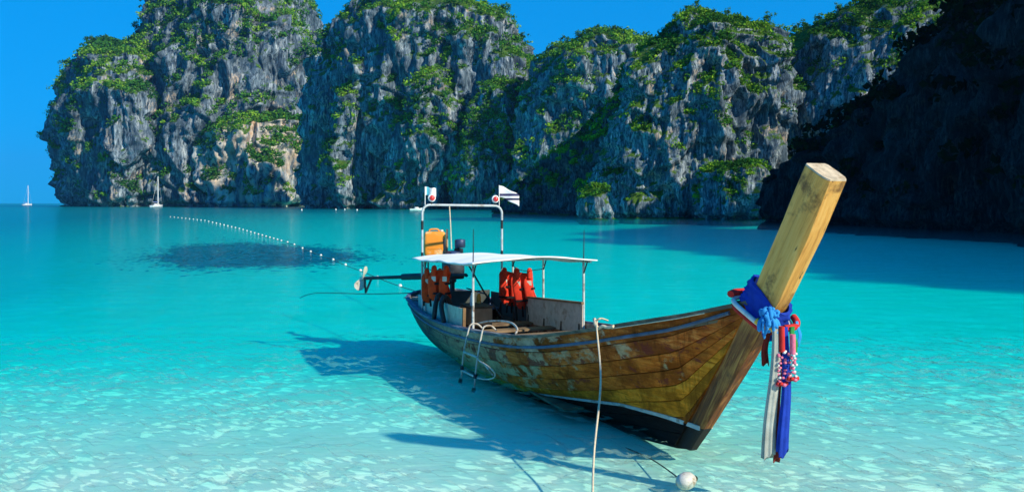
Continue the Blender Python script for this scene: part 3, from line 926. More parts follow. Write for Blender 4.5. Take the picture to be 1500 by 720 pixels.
# decks, floor boards, frames, thwarts
M_DECK = mat_plain('deck_paint', (.08, .11, .18), .7, .5, 4, (.30, .30, .28))
M_BOARD = mat_plain('floor_wood', (.22, .15, .085), .8, .4, 3, (.09, .06, .04))
M_DARKWOOD = mat_plain('frame_wood', (.11, .07, .04), .8, .4, 5)
for k, a in enumerate(np.arange(-10.1, -8.45, .165)):
    a2 = a + .157
    b0, b1 = max(float(f_b(a)) - .05, .03), max(float(f_b(a2)) - .05, .03)
    z0, z1 = float(f_zs(a)) - .045, float(f_zs(a2)) - .045
    MB().hexa([(a, -b0, z0 - .03), (a2, -b1, z1 - .03), (a2, b1, z1 - .03), (a, b0, z0 - .03), (a, -b0, z0), (a2, -b1, z1), (a2, b1, z1), (a, b0, z0)]).build('deck_plank', M_DECK, boat)
for k, a in enumerate(np.arange(-1.9, .75, .17)):
    a2 = a + .162
    b0, b1 = max(float(f_b(a)) - .055, .03), max(float(f_b(a2)) - .055, .03)
    z0, z1 = float(f_zs(a)) - .10, float(f_zs(a2)) - .10
    MB().hexa([(a, -b0, z0 - .03), (a2, -b1, z1 - .03), (a2, b1, z1 - .03), (a, b0, z0 - .03), (a, -b0, z0), (a2, -b1, z1), (a2, b1, z1), (a, b0, z0)]).build('deck_plank', M_BOARD, boat)
for l in (-.56, -.34, -.115, .11, .335, .56):
    MB().box((-5.2, l, .02), (6.5, .20, .03)).build('floor_board', M_BOARD, boat)
for a in np.arange(-8.3, -1.9, .72):
    for side in (1, -1):
        rings = []
        for tt in np.linspace(.12, .985, 12):
            l, z = hull_pt(a, tt); l = max(l - .085, .02); z += .015
            rings.append([Vector((a - .027, side * l, z)), Vector((a + .027, side * l, z)), Vector((a + .027, side * (l - .045), z + .01)), Vector((a - .027, side * (l - .045), z + .01))])
        MB().loft(rings).build('frame', M_DARKWOOD, boat, 30)
for a, w in ((-6.75, .26), (-5.75, .24), (-4.6, .26), (-3.45, .26), (-2.4, .24)):
    b_ = float(f_b(a)) - .10; z = float(f_zs(a)) - .14
    MB().box((a, 0, z), (w, 2 * b_, .035)).build('thwart', M_BOARD, boat)

# bulwark panels
def wall(a0, a1, lf, z0, z1, th, n=18):
    rings = []
    for i in range(n + 1):
        a = a0 + (a1 - a0) * i / n; f = i / n
        l = lf(a); sg = 1 if l > 0 else -1
        zb = z0(a); zt = z1[0] + (z1[1] - z1[0]) * f
        rings.append([Vector((a, l, zb)), Vector((a, l + sg * th, zb)), Vector((a, l + sg * th, zt)), Vector((a, l, zt))])
    return MB().loft(rings)
M_PANEL_T = mat_plain('panel_teal', (.30, .42, .40), .6, .25, 3, (.50, .46, .36))
M_PANEL_B = mat_plain('panel_buff', (.60, .50, .38), .7, .2, 8, (.38, .27, .18))
M_PANEL_D = mat_plain('panel_dark', (.06, .075, .07), .7, .4, 3)
M_TRIM = mat_plain('panel_trim', (.22, .13, .06), .7, .4, 6)
inl = lambda s: (lambda a: s * (float(f_b(a)) - .13))
zb_ = lambda a: float(f_zs(a)) - .16
wall(-8.75, -6.25, inl(-1), zb_, (.80, .90), .018).build('bulwark_panel', M_PANEL_T, boat)['label'] = 'pale teal painted bulwark panel'
wall(-6.24, -5.30, inl(-1), zb_, (.895, .93), .018).build('bulwark_panel', M_PANEL_B, boat)['label'] = 'buff coloured bulwark panel'
wall(-8.75, -6.95, inl(1), zb_, (.80, .85), .018).build('bulwark_panel', M_PANEL_D, boat)['label'] = 'dark bulwark panel'
pp = wall(-6.94, -4.58, inl(1), zb_, (.86, 1.02), .018).build('bulwark_panel', M_PANEL_B, boat)
pp['label'] = 'buff coloured bulwark panel with brown top trim'
MB().bar((-6.96, inl(1)(-6.96), .868), (-4.56, inl(1)(-4.56), 1.028), .05, .035).build('top_trim', M_TRIM, pp)
MB().bar((-5.32, inl(-1)(-5.32), .60), (-5.30, inl(-1)(-5.30), .94), .05, .05, (1, 0, 0)).build('panel_post', M_TRIM, boat)
MB().box((-8.78, 0, .66), (.03, 1.55, .34)).build('bulkhead', M_PANEL_D, boat)

# canopy
M_CANVAS = mat_plain('canopy_canvas', (.90, .90, .86), .8, .04, 2.5)
M_STEEL = mat_plain('pole_paint', (.55, .58, .56), .45, .2, 8, (.18, .11, .07))
M_BLACK = mat_plain('black_paint', (.018, .020, .024), .5, .5, 8)
def can_z(a, l):
    f = (a + 8.15) / 3.79
    return 1.60 + .16 * f + .075 * (1 - (l / 1.08) ** 2) - .02 * math.sin(math.pi * f * 2) ** 2 + .008 * math.sin(a * 7 + l * 5)
na, nl_ = 30, 20
b = MB()
for o_ in (0.0, -.018):
    base = len(b.v)
    for i in range(na + 1):
        for j in range(nl_ + 1):
            a = -8.17 + 3.82 * i / na; l = -1.09 + 2.18 * j / nl_
            b.v.append((a, l, can_z(a, l) + o_))
N1 = (na + 1) * (nl_ + 1); at = lambda i, j: i * (nl_ + 1) + j
for i in range(na):
    for j in range(nl_):
        q = (at(i, j), at(i + 1, j), at(i + 1, j + 1), at(i, j + 1))
        b.f.append(q); b.f.append(tuple(k + N1 for k in reversed(q)))
for i in range(na):
    for j in (0, nl_): b.f.append((at(i, j), at(i + 1, j), at(i + 1, j) + N1, at(i, j) + N1))
for j in range(nl_):
    for i in (0, na): b.f.append((at(i, j), at(i, j + 1), at(i, j + 1) + N1, at(i, j) + N1))
canopy = b.build('canopy', M_CANVAS, boat, 40)
for l in (-1.0, 0, 1.0):
    MB().tube([(a, l, can_z(a, l) - .04) for a in np.linspace(-8.1, -4.42, 10)], .016, 6).build('canopy_rail', M_STEEL, canopy, 40)
for a in (-7.85, -6.3, -4.7):
    MB().tube([(a, l, can_z(a, l) - .045) for l in np.linspace(-1.02, 1.02, 12)], .014, 6).build('canopy_batten', M_STEEL, canopy, 40)
for a, l, zt in ((-4.74, -.95, 2.28), (-4.59, .95, 2.24), (-6.3, .96, 0), (-7.85, .95, 0), (-7.9, -.90, 0)):
    z0 = float(f_zs(a)) - .1; zc = can_z(a, l) - .03
    pl = MB().tube([(a, l, z0), (a, l, zc)], .021, 8).build('canopy_pole', M_STEEL, canopy, 40)
    if zt: MB().tube([(a, l, zc), (a + .01, l, zc + .2), (a + .02, l, zt)], [.010, .009, .006], 6).build('rod_holder', M_BLACK, pl, 40)
    MB().tube([(a, l, zc - .22), (a + .14, l, zc - .005)], .012, 6).build('bracket', M_BLACK, pl, 40)

# stern arch with lamps
def arch_path(inset=0.0):
    P = [(-8.25, -.86, .50), (-8.25, -.86, 2.50)]
    P += [(-8.25, -.86 + .16 * (1 - math.cos(u)), 2.50 + .16 * math.sin(u)) for u in np.linspace(.2, math.pi / 2, 6)]
    P += [(-8.25, .86 - .16 * (1 - math.cos(u)), 2.48 + .16 * math.sin(u)) for u in np.linspace(math.pi / 2, .2, 6)]
    return P + [(-8.25, .86, 2.48), (-8.25, .86, .50)]
arch = MB().tube(arch_path(), .024, 10).build('stern_arch', mat_plain('arch_paint', (.44, .49, .50), .4, .15, 6, (.30, .28, .24)), boat, 50)
for l in (-.86, .86):
    for z0, z1 in ((1.62, 1.70), (2.16, 2.34)):
        MB().tube([(-8.25, l, z0), (-8.25, l, z1)], .027, 10).build('band', M_BLACK, arch, 50)
MB().tube([(-8.02, 0, 1.52), (-7.46, .2, .92), (-7.1, .45, .45)], .017, 6).build('brace', M_BLACK, boat, 40)
MB().tube([(-8.6, .2, .90), (-7.42, .22, .90)], .014, 6).build('brace', M_BLACK, boat, 40)
M_RED = mat_plain('red_lens', (.62, .03, .03), .3, .15, 20, spec=.5)
M_WHITE = mat_plain('white_paint', (.76, .76, .73), .45, .1, 8)
for l, z in ((-.67, 2.80), (.70, 2.78)):
    lm = MB().lathe([(.0, -.05), (.05, -.045), (.078, -.01), (.08, .02), (.06, .035)], (-8.22, l, z), 14, 'x').build('lamp_housing', M_WHITE, boat, 40)
    MB().lathe([(.058, .03), (.054, .055), (.03, .075), (.0, .08)], (-8.22, l, z), 14, 'x').build('lens', M_RED, lm, 40)
    MB().tube([(-8.24, l, 2.66), (-8.24, l, z - .06)], .012, 6).build('lamp_stalk', M_BLACK, lm, 40)

# ------------------------------------------------------------------ long-tail engine on its pivot
M_ENG = mat_plain('engine_metal', (.035, .045, .06), .45, .5, 7, (.12, .07, .04), .3)
M_ENGB = mat_plain('engine_blue', (.03, .06, .14), .45, .4, 9, (.02, .02, .02))
M_SHAFT = mat_plain('shaft_steel', (.03, .045, .055), .5, .4, 6, None, .4)
EA = (-9.15, .05, .55)
eng = empty('longtail_engine', bw(*EA), PHI)
tag(eng, 'dark inboard engine on stern pivot with long propeller shaft swung out over the water', 'engine')
MB().lathe([(.09, 0), (.07, .05), (.055, .1), (.055, .42), (.09, .45), (.09, .5)], (0, 0, 0), 12).build('pivot_post', M_ENG, eng, 40)
MB().puffy((.05, 0, .72), (.62, .36, .40), .22, 16, 10).build('engine_block', M_ENG, eng, 45)
MB().puffy((.02, .02, 1.0), (.44, .26, .22), .3, 14, 8).build('cylinder_head', M_ENGB, eng, 45)
for k in range(4): MB().lathe([(.035, 0), (.05, .02), (.05, .09), (.03, .11)], (-.15 + .11 * k, .14, 1.06), 8).build('injector', M_SHAFT, eng, 40)
MB().lathe([(.13, -.05), (.14, -.03), (.14, .03), (.13, .05)], (-.30, .0, .78), 16, 'x').build('flywheel', M_SHAFT, eng, 40)
MB().lathe([(.10, 0), (.115, .02), (.115, .16), (.10, .18), (.03, .19)], (.08, .15, 1.18), 14).build('air_filter', M_ENGB, eng, 40)
MB().tube(catmull([(.1, -.15, .9), (.2, -.22, 1.0), (.22, -.24, 1.2), (.2, -.24, 1.38)], 5), .03, 8).build('exhaust', M_SHAFT, eng, 40)
sh_ = MB()
for px_, py_ in ((-.48, -.48), (-.48, -.05), (-.22, -.48)): sh_.tube([(px_, py_, 0), (px_, py_, .955)], .018, 6)
sh_.build('shelf_frame', M_SHAFT, eng, 40)
MB().box((-.36, -.28, .965), (.40, .48, .03)).build('fuel_shelf', M_DARKWOOD, eng)
R_ = Matrix.Rotation(-PHI, 3, 'Z'); E0 = bw(*EA)
def toeng(w): return R_ @ (Vector(w) - E0)
W1, W2 = Vector((-.953, 16.6, 1.206)), Vector((-3.60, 19.3, .875))
P1, P2 = toeng(W1), toeng(W2)
dS = (P2 - P1).normalized(); sd = dS.cross(Vector((0, 0, 1))).normalized(); up_ = sd.cross(dS)
shaft = MB().tube([P1 + dS * .9, P2], .042, 10).build('drive_shaft', M_SHAFT, eng, 40)
MB().tube([P1 + dS * .85, P1 + dS * 2.2], .075, 10).build('shaft_housing', M_SHAFT, shaft, 40)
MB().tube([P1, P1 + dS * 1.0], [.028, .035], 8).build('tiller', M_SHAFT, eng, 40)
MB().tube([P1, P1 + Vector((0, 0, -.02)) + dS * .02], .045, 8).build('tiller_knob', M_BLACK, eng, 40)
M_PROP = mat_plain('propeller_bronze', (.55, .52, .42), .4, .25, 10, (.30, .26, .16))
prop = empty('propeller', P2); prop.parent = eng
pr = MB().tube([P2 - dS * .05, P2 + dS * .12], [.05, .03], 10).build('propeller', M_PROP, shaft, 40)
bpy.data.objects.remove(prop)
for k in range(2):
    ang = math.radians(62 + 180 * k)
    r0 = sd * math.cos(ang) + up_ * math.sin(ang); tn = dS.cross(r0)
    rings = []
    for s_, wd in ((.03, .05), (.10, .10), (.19, .13), (.27, .10), (.31, .03)):
        tw = math.radians(55 - 90 * s_); ch = tn * math.cos(tw) + dS * math.sin(tw); nm = r0.cross(ch)
        c_ = P2 + dS * .05 + r0 * s_
        rings.append([c_ - ch * wd + nm * 0, c_ + nm * .012, c_ + ch * wd, c_ - nm * .012])
    MB().loft(rings).build('blade', M_PROP, pr, 50)
sk = MB()
Pq = P2 - dS * .35
for o_ in (.0,):
    sk.bar(Pq, P2 + Vector((0, 0, -.34)) - dS * .10, .03, .045); sk.bar(P2 - dS * .06, P2 + Vector((0, 0, -.36)) - dS * .10, .03, .045)
sk.build('skeg', M_SHAFT, shaft)

# fuel can
M_YEL = mat_plain('yellow_plastic', (.84, .29, .025), .4, .12, 5, (.80, .68, .38), bump=.05)
FA = (-9.52, -.24, 1.535)
can = empty('fuel_can', bw(*FA), 0.15)
tag(can, 'yellow plastic fuel can standing on the engine shelf beside the arch', 'fuel can')
body = MB().puffy((0, 0, .265), (.47, .29, .55), .25, 24, 14).build('body', M_YEL, can, 50)
for dz in (.17, .30): MB().box((0, -.146, dz), (.30, .012, .02)).build('rib', M_YEL, body)
MB().tube(catmull([(-.12, 0, .52), (-.10, 0, .58), (.06, 0, .585), (.10, 0, .52)], 5), .018, 8).build('handle', M_YEL, can, 50)
MB().lathe([(.035, .0), (.04, .01), (.04, .05), (.03, .055)], (.15, 0, .52), 12).build('cap', mat_plain('cap_white', (.75, .70, .58), .5, .1), can, 40)

M_STICK = mat_plain('pale_stick', (.55, .42, .25), .7, .25, 6)
tag(MB().tube([(0, 0, 0), (.02, 0, .8), (0, .02, 1.52)], [.03, .028, .024], 8).build('wooden_pole', M_STICK, None, 40, bw(-9.50, .02, .60), PHI), 'pale wooden pole standing upright beside the yellow fuel can', 'pole')

# ------------------------------------------------------------------ life jackets
def cloth_mat(name, c, sc=40): return mat_plain(name, c, .85, .25, 9, None, 0, .3, .15)
M_OR = cloth_mat('orange_nylon', (.80, .07, .018)); M_OR2 = cloth_mat('red_nylon', (.66, .045, .022)); M_STRAP = cloth_mat('black_webbing', (.015, .015, .017))
M_REFL = mat_plain('reflective_tape', (.62, .60, .52), .4, .1)
def jacket(loc, rz, mat, label, hgt=.62, wid=.46, drop=.30, tilt=.0):
    j = empty('life_jacket', loc, rz); j.rotation_euler = (0, tilt, rz)
    tag(j, label, 'life jacket', 'life jackets hanging under the canopy')
    ph_ = loc[0] * 3 + loc[1]
    def bend(p): return Vector((p.x * (1 + .10 * math.sin(p.z * 11 + ph_)) + .03 * math.sin(p.z * 6 + ph_), p.y + .03 * math.sin(p.z * 9 + ph_) + .02 * math.sin(p.x * 14), p.z + .03 * math.sin(p.x * 9 + ph_)))
    MB().puffy((0, .07, -hgt * .52), (wid, .075, hgt), .5, 16, 12, bend).build('back_panel', mat, j, 60)
    for s in (-1, 1):
        fp = MB().puffy((s * wid * .26, -.045, -hgt * .56 - .02 * s), (wid * .44, .085, hgt * .86), .55, 14, 12, bend).build('front_panel', mat, j, 60)
        MB().box((s * wid * .26, -.092, -hgt * .30), (wid * .20, .008, .09)).build('reflective_patch', M_REFL, fp)
        MB().tube(catmull([(s * wid * .30, .07, -.10), (s * wid * .29, .03, .01), (s * wid * .28, -.03, .0), (s * wid * .27, -.06, -.14)], 5), .048, 8).build('shoulder', mat, j, 60)
        for q in (0, 1):
            x = s * wid * (.12 + .30 * q)
            MB().loft([[Vector((x - .018, y - .004, z)), Vector((x + .018, y - .004, z)), Vector((x + .018, y + .004, z)), Vector((x - .018, y + .004, z))] for y, z in ((-.07, -hgt * .9), (-.08, -hgt), (-.06 + .02 * q, -hgt - drop * (.6 + .4 * q)))]).build('strap', M_STRAP, j)
    for z in (-hgt * .45, -hgt * .75):
        MB().loft([[Vector((x, y - .006, z - .02)), Vector((x, y + .006, z - .02)), Vector((x, y + .006, z + .02)), Vector((x, y - .006, z + .02))] for x, y in ((-wid * .5, .0), (-wid * .4, -.088), (0, -.095), (wid * .4, -.088), (wid * .5, .0))]).build('belt', M_STRAP, j)
    return j
jacket(bw(-7.62, -.80, 1.36), .10, M_OR, 'orange life jacket hanging by the stern arch over the teal panel', .60, .44, .06)
jacket(bw(-6.95, -.86, 1.47), -.12, M_OR, 'orange life jacket next to the black hose loops on the starboard panel', .60, .40, .10)
jacket(bw(-7.60, .80, 1.33), .12, M_OR2, 'red life jacket hung against the rear canopy pole over the port side', .70, .42, .24, .04)
jacket(bw(-7.0, .84, 1.36), -.10, M_OR2, 'red life jacket with drooping straps in front of the buff port panel', .74, .42, .22, -.06)
# the line they hang from, and the hoses
M_ROPE = mat_plain('pale_rope', (.62, .52, .36), .9, .25, 30)
M_ROPED = mat_plain('dark_rope', (.07, .09, .08), .9, .3, 20)
def rope(name, label, pts, r, mat, cat='rope', n=10):
    P = catmull(pts, n)
    tag(MB().tube([p - P[0] for p in P], r, 6).build(name, mat, None, 60, P[0]), label, cat)
rope('hanging_line', 'thin line strung between canopy poles holding the red life jackets', [bw(-7.85, .93, 1.42), bw(-7.2, .92, 1.36), bw(-6.3, .94, 1.46)], .008, M_ROPED)
rope('hanging_line', 'thin line strung from the stern arch holding the orange life jackets', [bw(-8.25, -.86, 1.45), bw(-7.3, -.93, 1.42), bw(-6.3, -.95, 1.52)], .008, M_ROPED)
for k, (a, nm) in enumerate(((-6.80, 'straight black hose loop draped over the teal starboard panel'), (-6.45, 'bowed black hose loop draped over the end of the teal panel'))):
    P = catmull([bw(a - .1, -.70, .58), bw(a - .06, -.82, .92), bw(a, -.93, 1.0), bw(a + .06, -1.0, .86), bw(a + .10 + .22 * k, -1.04, .66), bw(a + .04 + .30 * k, -1.03, .58)], 6)
    tag(MB().tube([p - P[0] for p in P], .045, 8).build('rubber_hose', M_BLACK, None, 60, P[0]), nm, 'hose')

# things in the cockpit
M_BOXW = mat_plain('box_wood', (.34, .22, .13), .75, .35, 6)
bxo = empty('storage_box', bw(-6.75, -.22, .445), PHI); tag(bxo, 'brown wooden storage box amidships under the canopy', 'box')
for y in (-.2, .2): MB().box((0, y, .16), (.62, .025, .32)).build('side_board', M_BOXW, bxo)
for x in (-.30, .30): MB().box((x, 0, .16), (.025, .37, .31)).build('end_board', M_BOXW, bxo)
MB().box((0, 0, .335), (.66, .46, .025)).build('lid', M_DARKWOOD, bxo)
def bottle(loc, label, mat, h=.24):
    o = empty('bottle', loc); tag(o, label, 'bottle')
    MB().lathe([(.0, 0), (.04, .003), (.043, .02), (.043, h * .6), (.03, h * .78), (.017, h * .85), (.017, h * .95)], (0, 0, 0), 12).build('body', mat, o, 40)
    MB().lathe([(.02, h * .93), (.021, h * .94), (.021, h), (.0, h + .002)], (0, 0, 0), 10).build('cap', M_WHITE, o, 40)
bottle(bw(-6.62, -.34, .795), 'white plastic bottle standing on the storage box lid', M_WHITE)
bottle(bw(-6.95, -.10, .795), 'orange plastic bottle standing on the storage box lid', M_YEL, .2)

rope('rope_coil', 'coil of pale rope lying on the stern deck', [bw(-9.75 + (.10 + .012 * k) * math.cos(k * .9), -.45 + (.10 + .012 * k) * math.sin(k * .9), .60 + .012 * (k % 5)) for k in range(30)], .012, M_ROPE, 'rope', 3)
rope('rope_coil', 'coil of dark rope lying on the floor boards under the canopy', [bw(-5.2 + (.12 + .008 * k) * math.cos(k * .9), .2 + (.12 + .008 * k) * math.sin(k * .9), .055 + .012 * (k % 4)) for k in range(28)], .013, M_ROPED, 'rope', 3)

# ------------------------------------------------------------------ boarding ladder
LA = (-4.0, -1.07, .77)
lad = empty('boarding_ladder', bw(*LA), PHI)
tag(lad, 'white tubular boarding ladder hooked over the starboard gunwale', 'ladder')
def ll(a, l, z): return Vector((a - LA[0], l - LA[1], z - LA[2]))
M_LAD = mat_plain('ladder_paint', (.50, .47, .40), .4, .25, 9, (.22, .13, .07))
for a, ab, zt, zb in ((-4.38, -4.30, .76, -.12), (-3.74, -3.66, .82, -.08)):
    rl = MB().tube(catmull([ll(a, -.92, zt - .02), ll(a, -1.0, zt + .05), ll(a, -1.10, zt + .05), ll(a + .01, -1.15, zt - .04), ll((a + ab) / 2, -1.24, .35), ll(ab, -1.30, zb)], 6), .014, 8).build('rail', M_LAD, lad, 50)
    for z in (.16, -.04): MB().tube([ll(ab - .01, -1.272 - (.16 - z) * .12, z + .03), ll(ab, -1.282 - (.16 - z) * .12, z - .03)], .031, 8).build('clamp', M_BLACK, rl, 50)
for z, l, e in ((.40, -1.235, .62), (.12, -1.275, .5)):
    MB().tube([ll(-4.33, l, z), ll(-3.69, l, z + .03)], .017, 8).build('rung', M_LAD, lad, 50)
    if e > .55:
        MB().tube(catmull([ll(-3.69, l, z + .02), ll(-3.3, l - .09, z + .05), ll(-2.95, l - .10, z + .05), ll(-2.80, l - .05, z - .02), ll(-2.95, l - .02, z - .12), ll(-3.3, l - .02, z - .21), ll(-3.66, l - .02, z - .26)], 6), .011, 8).build('folding_step', M_LAD, lad, 50)
        MB().tube([ll(-3.15, l - .10, z + .06), ll(-2.95, l - .02, z - .08)], .012, 6).build('step_brace', M_LAD, lad, 50)
hp = MB().tube(catmull([ll(-4.95, -.90, .70), ll(-4.6, -.80, .80), ll(-4.0, -.80, .90), ll(-3.45, -.80, .95), ll(-3.1, -.84, .92), ll(-2.92, -.93, .88)], 6), .015, 8).build('hand_hoop', M_LAD, lad, 50)

# ------------------------------------------------------------------ ropes, floats
rope('mooring_rope', 'pale mooring rope tied at the bow gunwale running down into the water', [bw(-1.02, -.50, 1.30), bw(-1.0, -.62, 1.33), bw(-.98, -.67, 1.24), Vector((.975, 8.75, .75)), Vector((.78, 7.6, .28)), Vector((.66, 6.5, .02)), Vector((.60, 5.7, -.30))], .011, M_ROPE)
rope('rope_knot', 'knotted rope end wrapped at the bow gunwale', [bw(-1.15, -.62, 1.30), bw(-1.08, -.645, 1.31), bw(-1.02, -.67, 1.27), bw(-.99, -.64, 1.22), bw(-.92, -.625, 1.255), bw(-.84, -.60, 1.25), bw(-.74, -.575, 1.275)], .020, M_ROPE)
rope('gunwale_line', 'thin white line lying along the bow gunwale', [bw(a, -(float(f_b(a)) + .055), float(f_zs(a)) - .02) for a in np.linspace(-.8, .55, 8)], .007, M_ROPE, 'rope', 3)
FB = Vector((1.68, 7.69, .0))
rope('float_rope', 'thin green rope running under the bow to a white float', [Vector((1.15, 10.6, -.42)), Vector((1.30, 9.6, -.22)), Vector((1.50, 8.6, -.06)), FB + Vector((-.05, .07, .02))], .007, M_ROPED)
fo = empty('float', FB, .6); tag(fo, 'round white float with a rusty end tied near the bow', 'float')
bd = MB().lathe([(.0, -.105), (.045, -.098), (.076, -.055), (.084, 0), (.076, .055), (.045, .098), (.0, .105)], (0, 0, .02), 16, 'x').build('body', mat_plain('float_white', (.56, .54, .48), .5, .15, 12, (.30, .22, .14)), fo, 60)
MB().lathe([(.028, .105), (.03, .13), (.018, .145)], (0, 0, .02), 10, 'x').build('eyelet', mat_plain('rust', (.28, .15, .05), .8, .3), fo, 40)
rope('stern_line', 'dark stern mooring line stretching over the water', [bw(-9.9, -.45, .70), Vector((-3.6, 20.5, .36)), Vector((-5.8, 23.7, .02)), Vector((-6.6, 24.8, -.25))], .012, M_ROPED)
rope('arch_cord', 'pale cord hanging from the stern arch crossbar', [bw(-8.2, -.30, 2.63), bw(-8.15, -.29, 2.2), bw(-8.16, -.27, 1.76)], .012, M_ROPE)

LINE = [(245, 317), (300, 323), (350, 335), (400, 349.5), (430, 358), (455, 369), (470, 374.5), (488, 381), (506, 388.5), (528, 397), (553, 407), (586, 419.5), (640, 436)]
LW = [Vector(((px - 750) / FPX * CAM_H * FPX / (py - HOR), CAM_H * FPX / (py - HOR), 0)) for px, py in LINE]
rope('float_line', 'long dark rope of the swimming area boundary threaded with small white floats', [p + Vector((0, 0, .01)) for p in LW], .012, M_ROPED, 'rope', 6)
fproto = MB().lathe([(.0, -.13), (.06, -.12), (.095, -.06), (.10, 0), (.095, .06), (.06, .12), (.0, .13)], (0, 0, 0), 12, 'x').build('line_float', mat_plain('line_float_white', (.74, .72, .66), .5, .12, 10), None, 60)
fpx = [(586, 419.5), (553, 407), (528, 397), (506, 388.5), (488, 381), (470, 374.5), (455, 369), (443, 364), (431, 358.5), (421, 355)]
for k in range(30): fpx.append((412 - k * 5.6, 0))
lp = [Vector(p) for p in LINE]
first = True
for px_, py_ in fpx:
    if py_ == 0: py_ = float(np.interp(px_, [p[0] for p in LINE], [p[1] for p in LINE]))
    d_ = CAM_H * FPX / (py_ - HOR)
    o = fproto if first else fproto.copy()
    if not first: COL.objects.link(o)
    first = False
    o.location = ((px_ - 750) / FPX * d_, d_, .03); o.rotation_euler = (0, 0, 1.9)
    k_ = .62 + min(.40, max(0, (d_ - 45) / 150)); o.scale = (k_, k_, k_)
    tag(o, 'small white float threaded on the long boundary rope', 'float', 'white floats strung along the boundary rope')

# ------------------------------------------------------------------ prow cloths and garlands
PA = (1.22, 0, 1.72)
ax = Vector((.56, 0, .83)).normalized(); fw = Vector((.83, 0, -.56)).normalized()
def ring_path(off, s, droop, n=28, grow=.03, fw=fw):
    """loop round the post: s along the post axis, drooping at the front"""
    out = []
    for k in range(n):
        u = 2 * math.pi * k / n
        cx, cy = math.cos(u), math.sin(u)
        ex = math.copysign(abs(cx) ** .55, cx) * (.20 + grow); ey = math.copysign(abs(cy) ** .55, cy) * (.105 + grow)
        c = Vector((1.20, 0, 1.74)) + ax * (s + off)
        p = c + fw * ex + Vector((0, ey, 0)) + Vector((0, 0, -droop * max(0, cx) ** 1.5 + .03 * droop * math.sin(3 * u)))
        out.append(p)
    return out
def at_prow(name, label, cat):
    o = empty(name, bw(*PA), PHI); tag(o, label, cat); return o
def rel(P): return [Vector(p) - Vector(PA) for p in P]
M_BLUE = cloth_mat('blue_satin', (.012, .045, .36)); M_SKY = cloth_mat('sky_blue_cloth', (.03, .26, .62)); M_WH = cloth_mat('white_cloth', (.66, .68, .66)); M_RD = cloth_mat('red_cloth', (.55, .035, .03)); M_DRD = cloth_mat('dark_red_cloth', (.20, .025, .018)); M_YG = mat_plain('marigold', (.80, .45, .06), .8, .3, 30); M_PK = mat_plain('pink_petals', (.70, .16, .26), .8, .3, 30); M_GR = cloth_mat('green_cloth', (.03, .24, .06)); M_GY = cloth_mat('grey_white_cloth', (.36, .38, .34))
sash = at_prow('prow_sash', 'royal blue cloth sash wound round the prow post', 'sash')
prof = [(-.13, .030), (-.09, .050), (-.03, .040), (.03, .052), (.08, .034), (.14, .014)]
def crease(P, o_):
    return [p + Vector((p.x, p.y, 0)).normalized() * (.011 * math.sin(k * 1.9 + o_ * 40) + .008 * math.sin(k * .7 - o_ * 70)) + Vector((0, 0, .012 * math.sin(k * .9 + o_ * 30))) for k, p in enumerate(P)]
prof = [(-.13 + .27 * i / 11, .020 + .026 * abs(math.sin(i * 1.15 + .4)) * (1 - .5 * i / 11)) for i in range(12)]
loops = [crease(rel(ring_path(o_, .02, .10 - .2 * o_, 48, g)), o_) for o_, g in prof]
inner = [rel(ring_path(o_, .02, .10 - .2 * o_, 48, .006)) for o_, g in reversed(prof)]
MB().loft(loops + inner, closed=True).build('wrap', M_BLUE, sash, 60)
kn = MB(); rk = random.Random(4)
KP = Vector((1.42, -.14, 1.66)) - Vector(PA)
for k in range(46):
    v = Vector((rk.uniform(-.2, 1), rk.uniform(-1, .5), rk.uniform(-.8, 1))).normalized()
    kn.tube(catmull([KP, KP + v * .06, KP + v * rk.uniform(.07, .11) + Vector((0, 0, -.015)), KP + v * rk.uniform(.06, .12) + Vector((.0, 0, -rk.uniform(.03, .11)))], 4), [.013 + .004 * (k % 3)] * 12 + [.006], 6)
kn.build('tassel_knot', M_SKY, sash, 60)
gar = at_prow('flower_garland', 'white and red flower garland ring with yellow front round the prow post', 'garland')
def cord(loop, r, mat, nm, parent): return MB().tube(rel(loop), r, 8, closed=True).build(nm, mat, parent, 60)
FWG = Vector((.92, 0, -.38)).normalized()
cord(ring_path(-.10, 0, .02, 36, .085, FWG), .024, M_WH, 'white_ring', gar)
cord(ring_path(-.155, 0, .02, 36, .060, FWG), .026, M_RD, 'red_ring', gar)
full = rel(ring_path(-.055, 0, .03, 72, .125, FWG))
def seg(i0, i1, r, mat, nm): return MB().tube([full[i % 72] for i in range(i0, i1)], r, 8).build(nm, mat, gar, 60)
seg(-13, -1, .034, M_YG, 'yellow_section'); seg(0, 15, .034, M_RD, 'red_section'); seg(34, 44, .036, M_RD, 'red_section')
# hanging pieces
def pleated(name, label, mat, top, length, w0, w1, sway=(0, 0), pl=7, cat='cloth', thick=.5, seed=0):
    r = random.Random(seed); n = 40; rings = []
    ph = r.random() * 6
    for i in range(25):
        f = i / 24; w = w0 + (w1 - w0) * f ** .8
        c = Vector(top) + Vector((sway[0] * f * f + .012 * math.sin(4.5 * f + ph), sway[1] * f * f + .016 * f * math.sin(6 * f + ph), -length * f))
        ring = []
        for k in range(n):
            u = 2 * math.pi * k / n
            rad = w / 2 * (1 + .20 * math.sin(pl * u + ph + .8 * f) * (.4 + .6 * f))
            zoff = (.03 * math.sin(2 * u + ph) + .014 * math.sin(7 * u)) * max(0, (f - .9) / .1)
            ring.append(c + Vector((rad * math.cos(u) * thick, rad * math.sin(u), zoff)))
        rings.append(ring)
    anchor = Vector(top)
    o = MB().loft([[p - anchor for p in rg_] for rg_ in rings]).build(name, mat, None, 70, bw(*top), PHI)
    return tag(o, label, cat)
pleated('hanging_cloth', 'long pale grey pleated cloth hanging from the prow', M_GY, (1.47, -.10, 1.60), 1.24, .07, .135, (-.06, -.03), 7, seed=1)
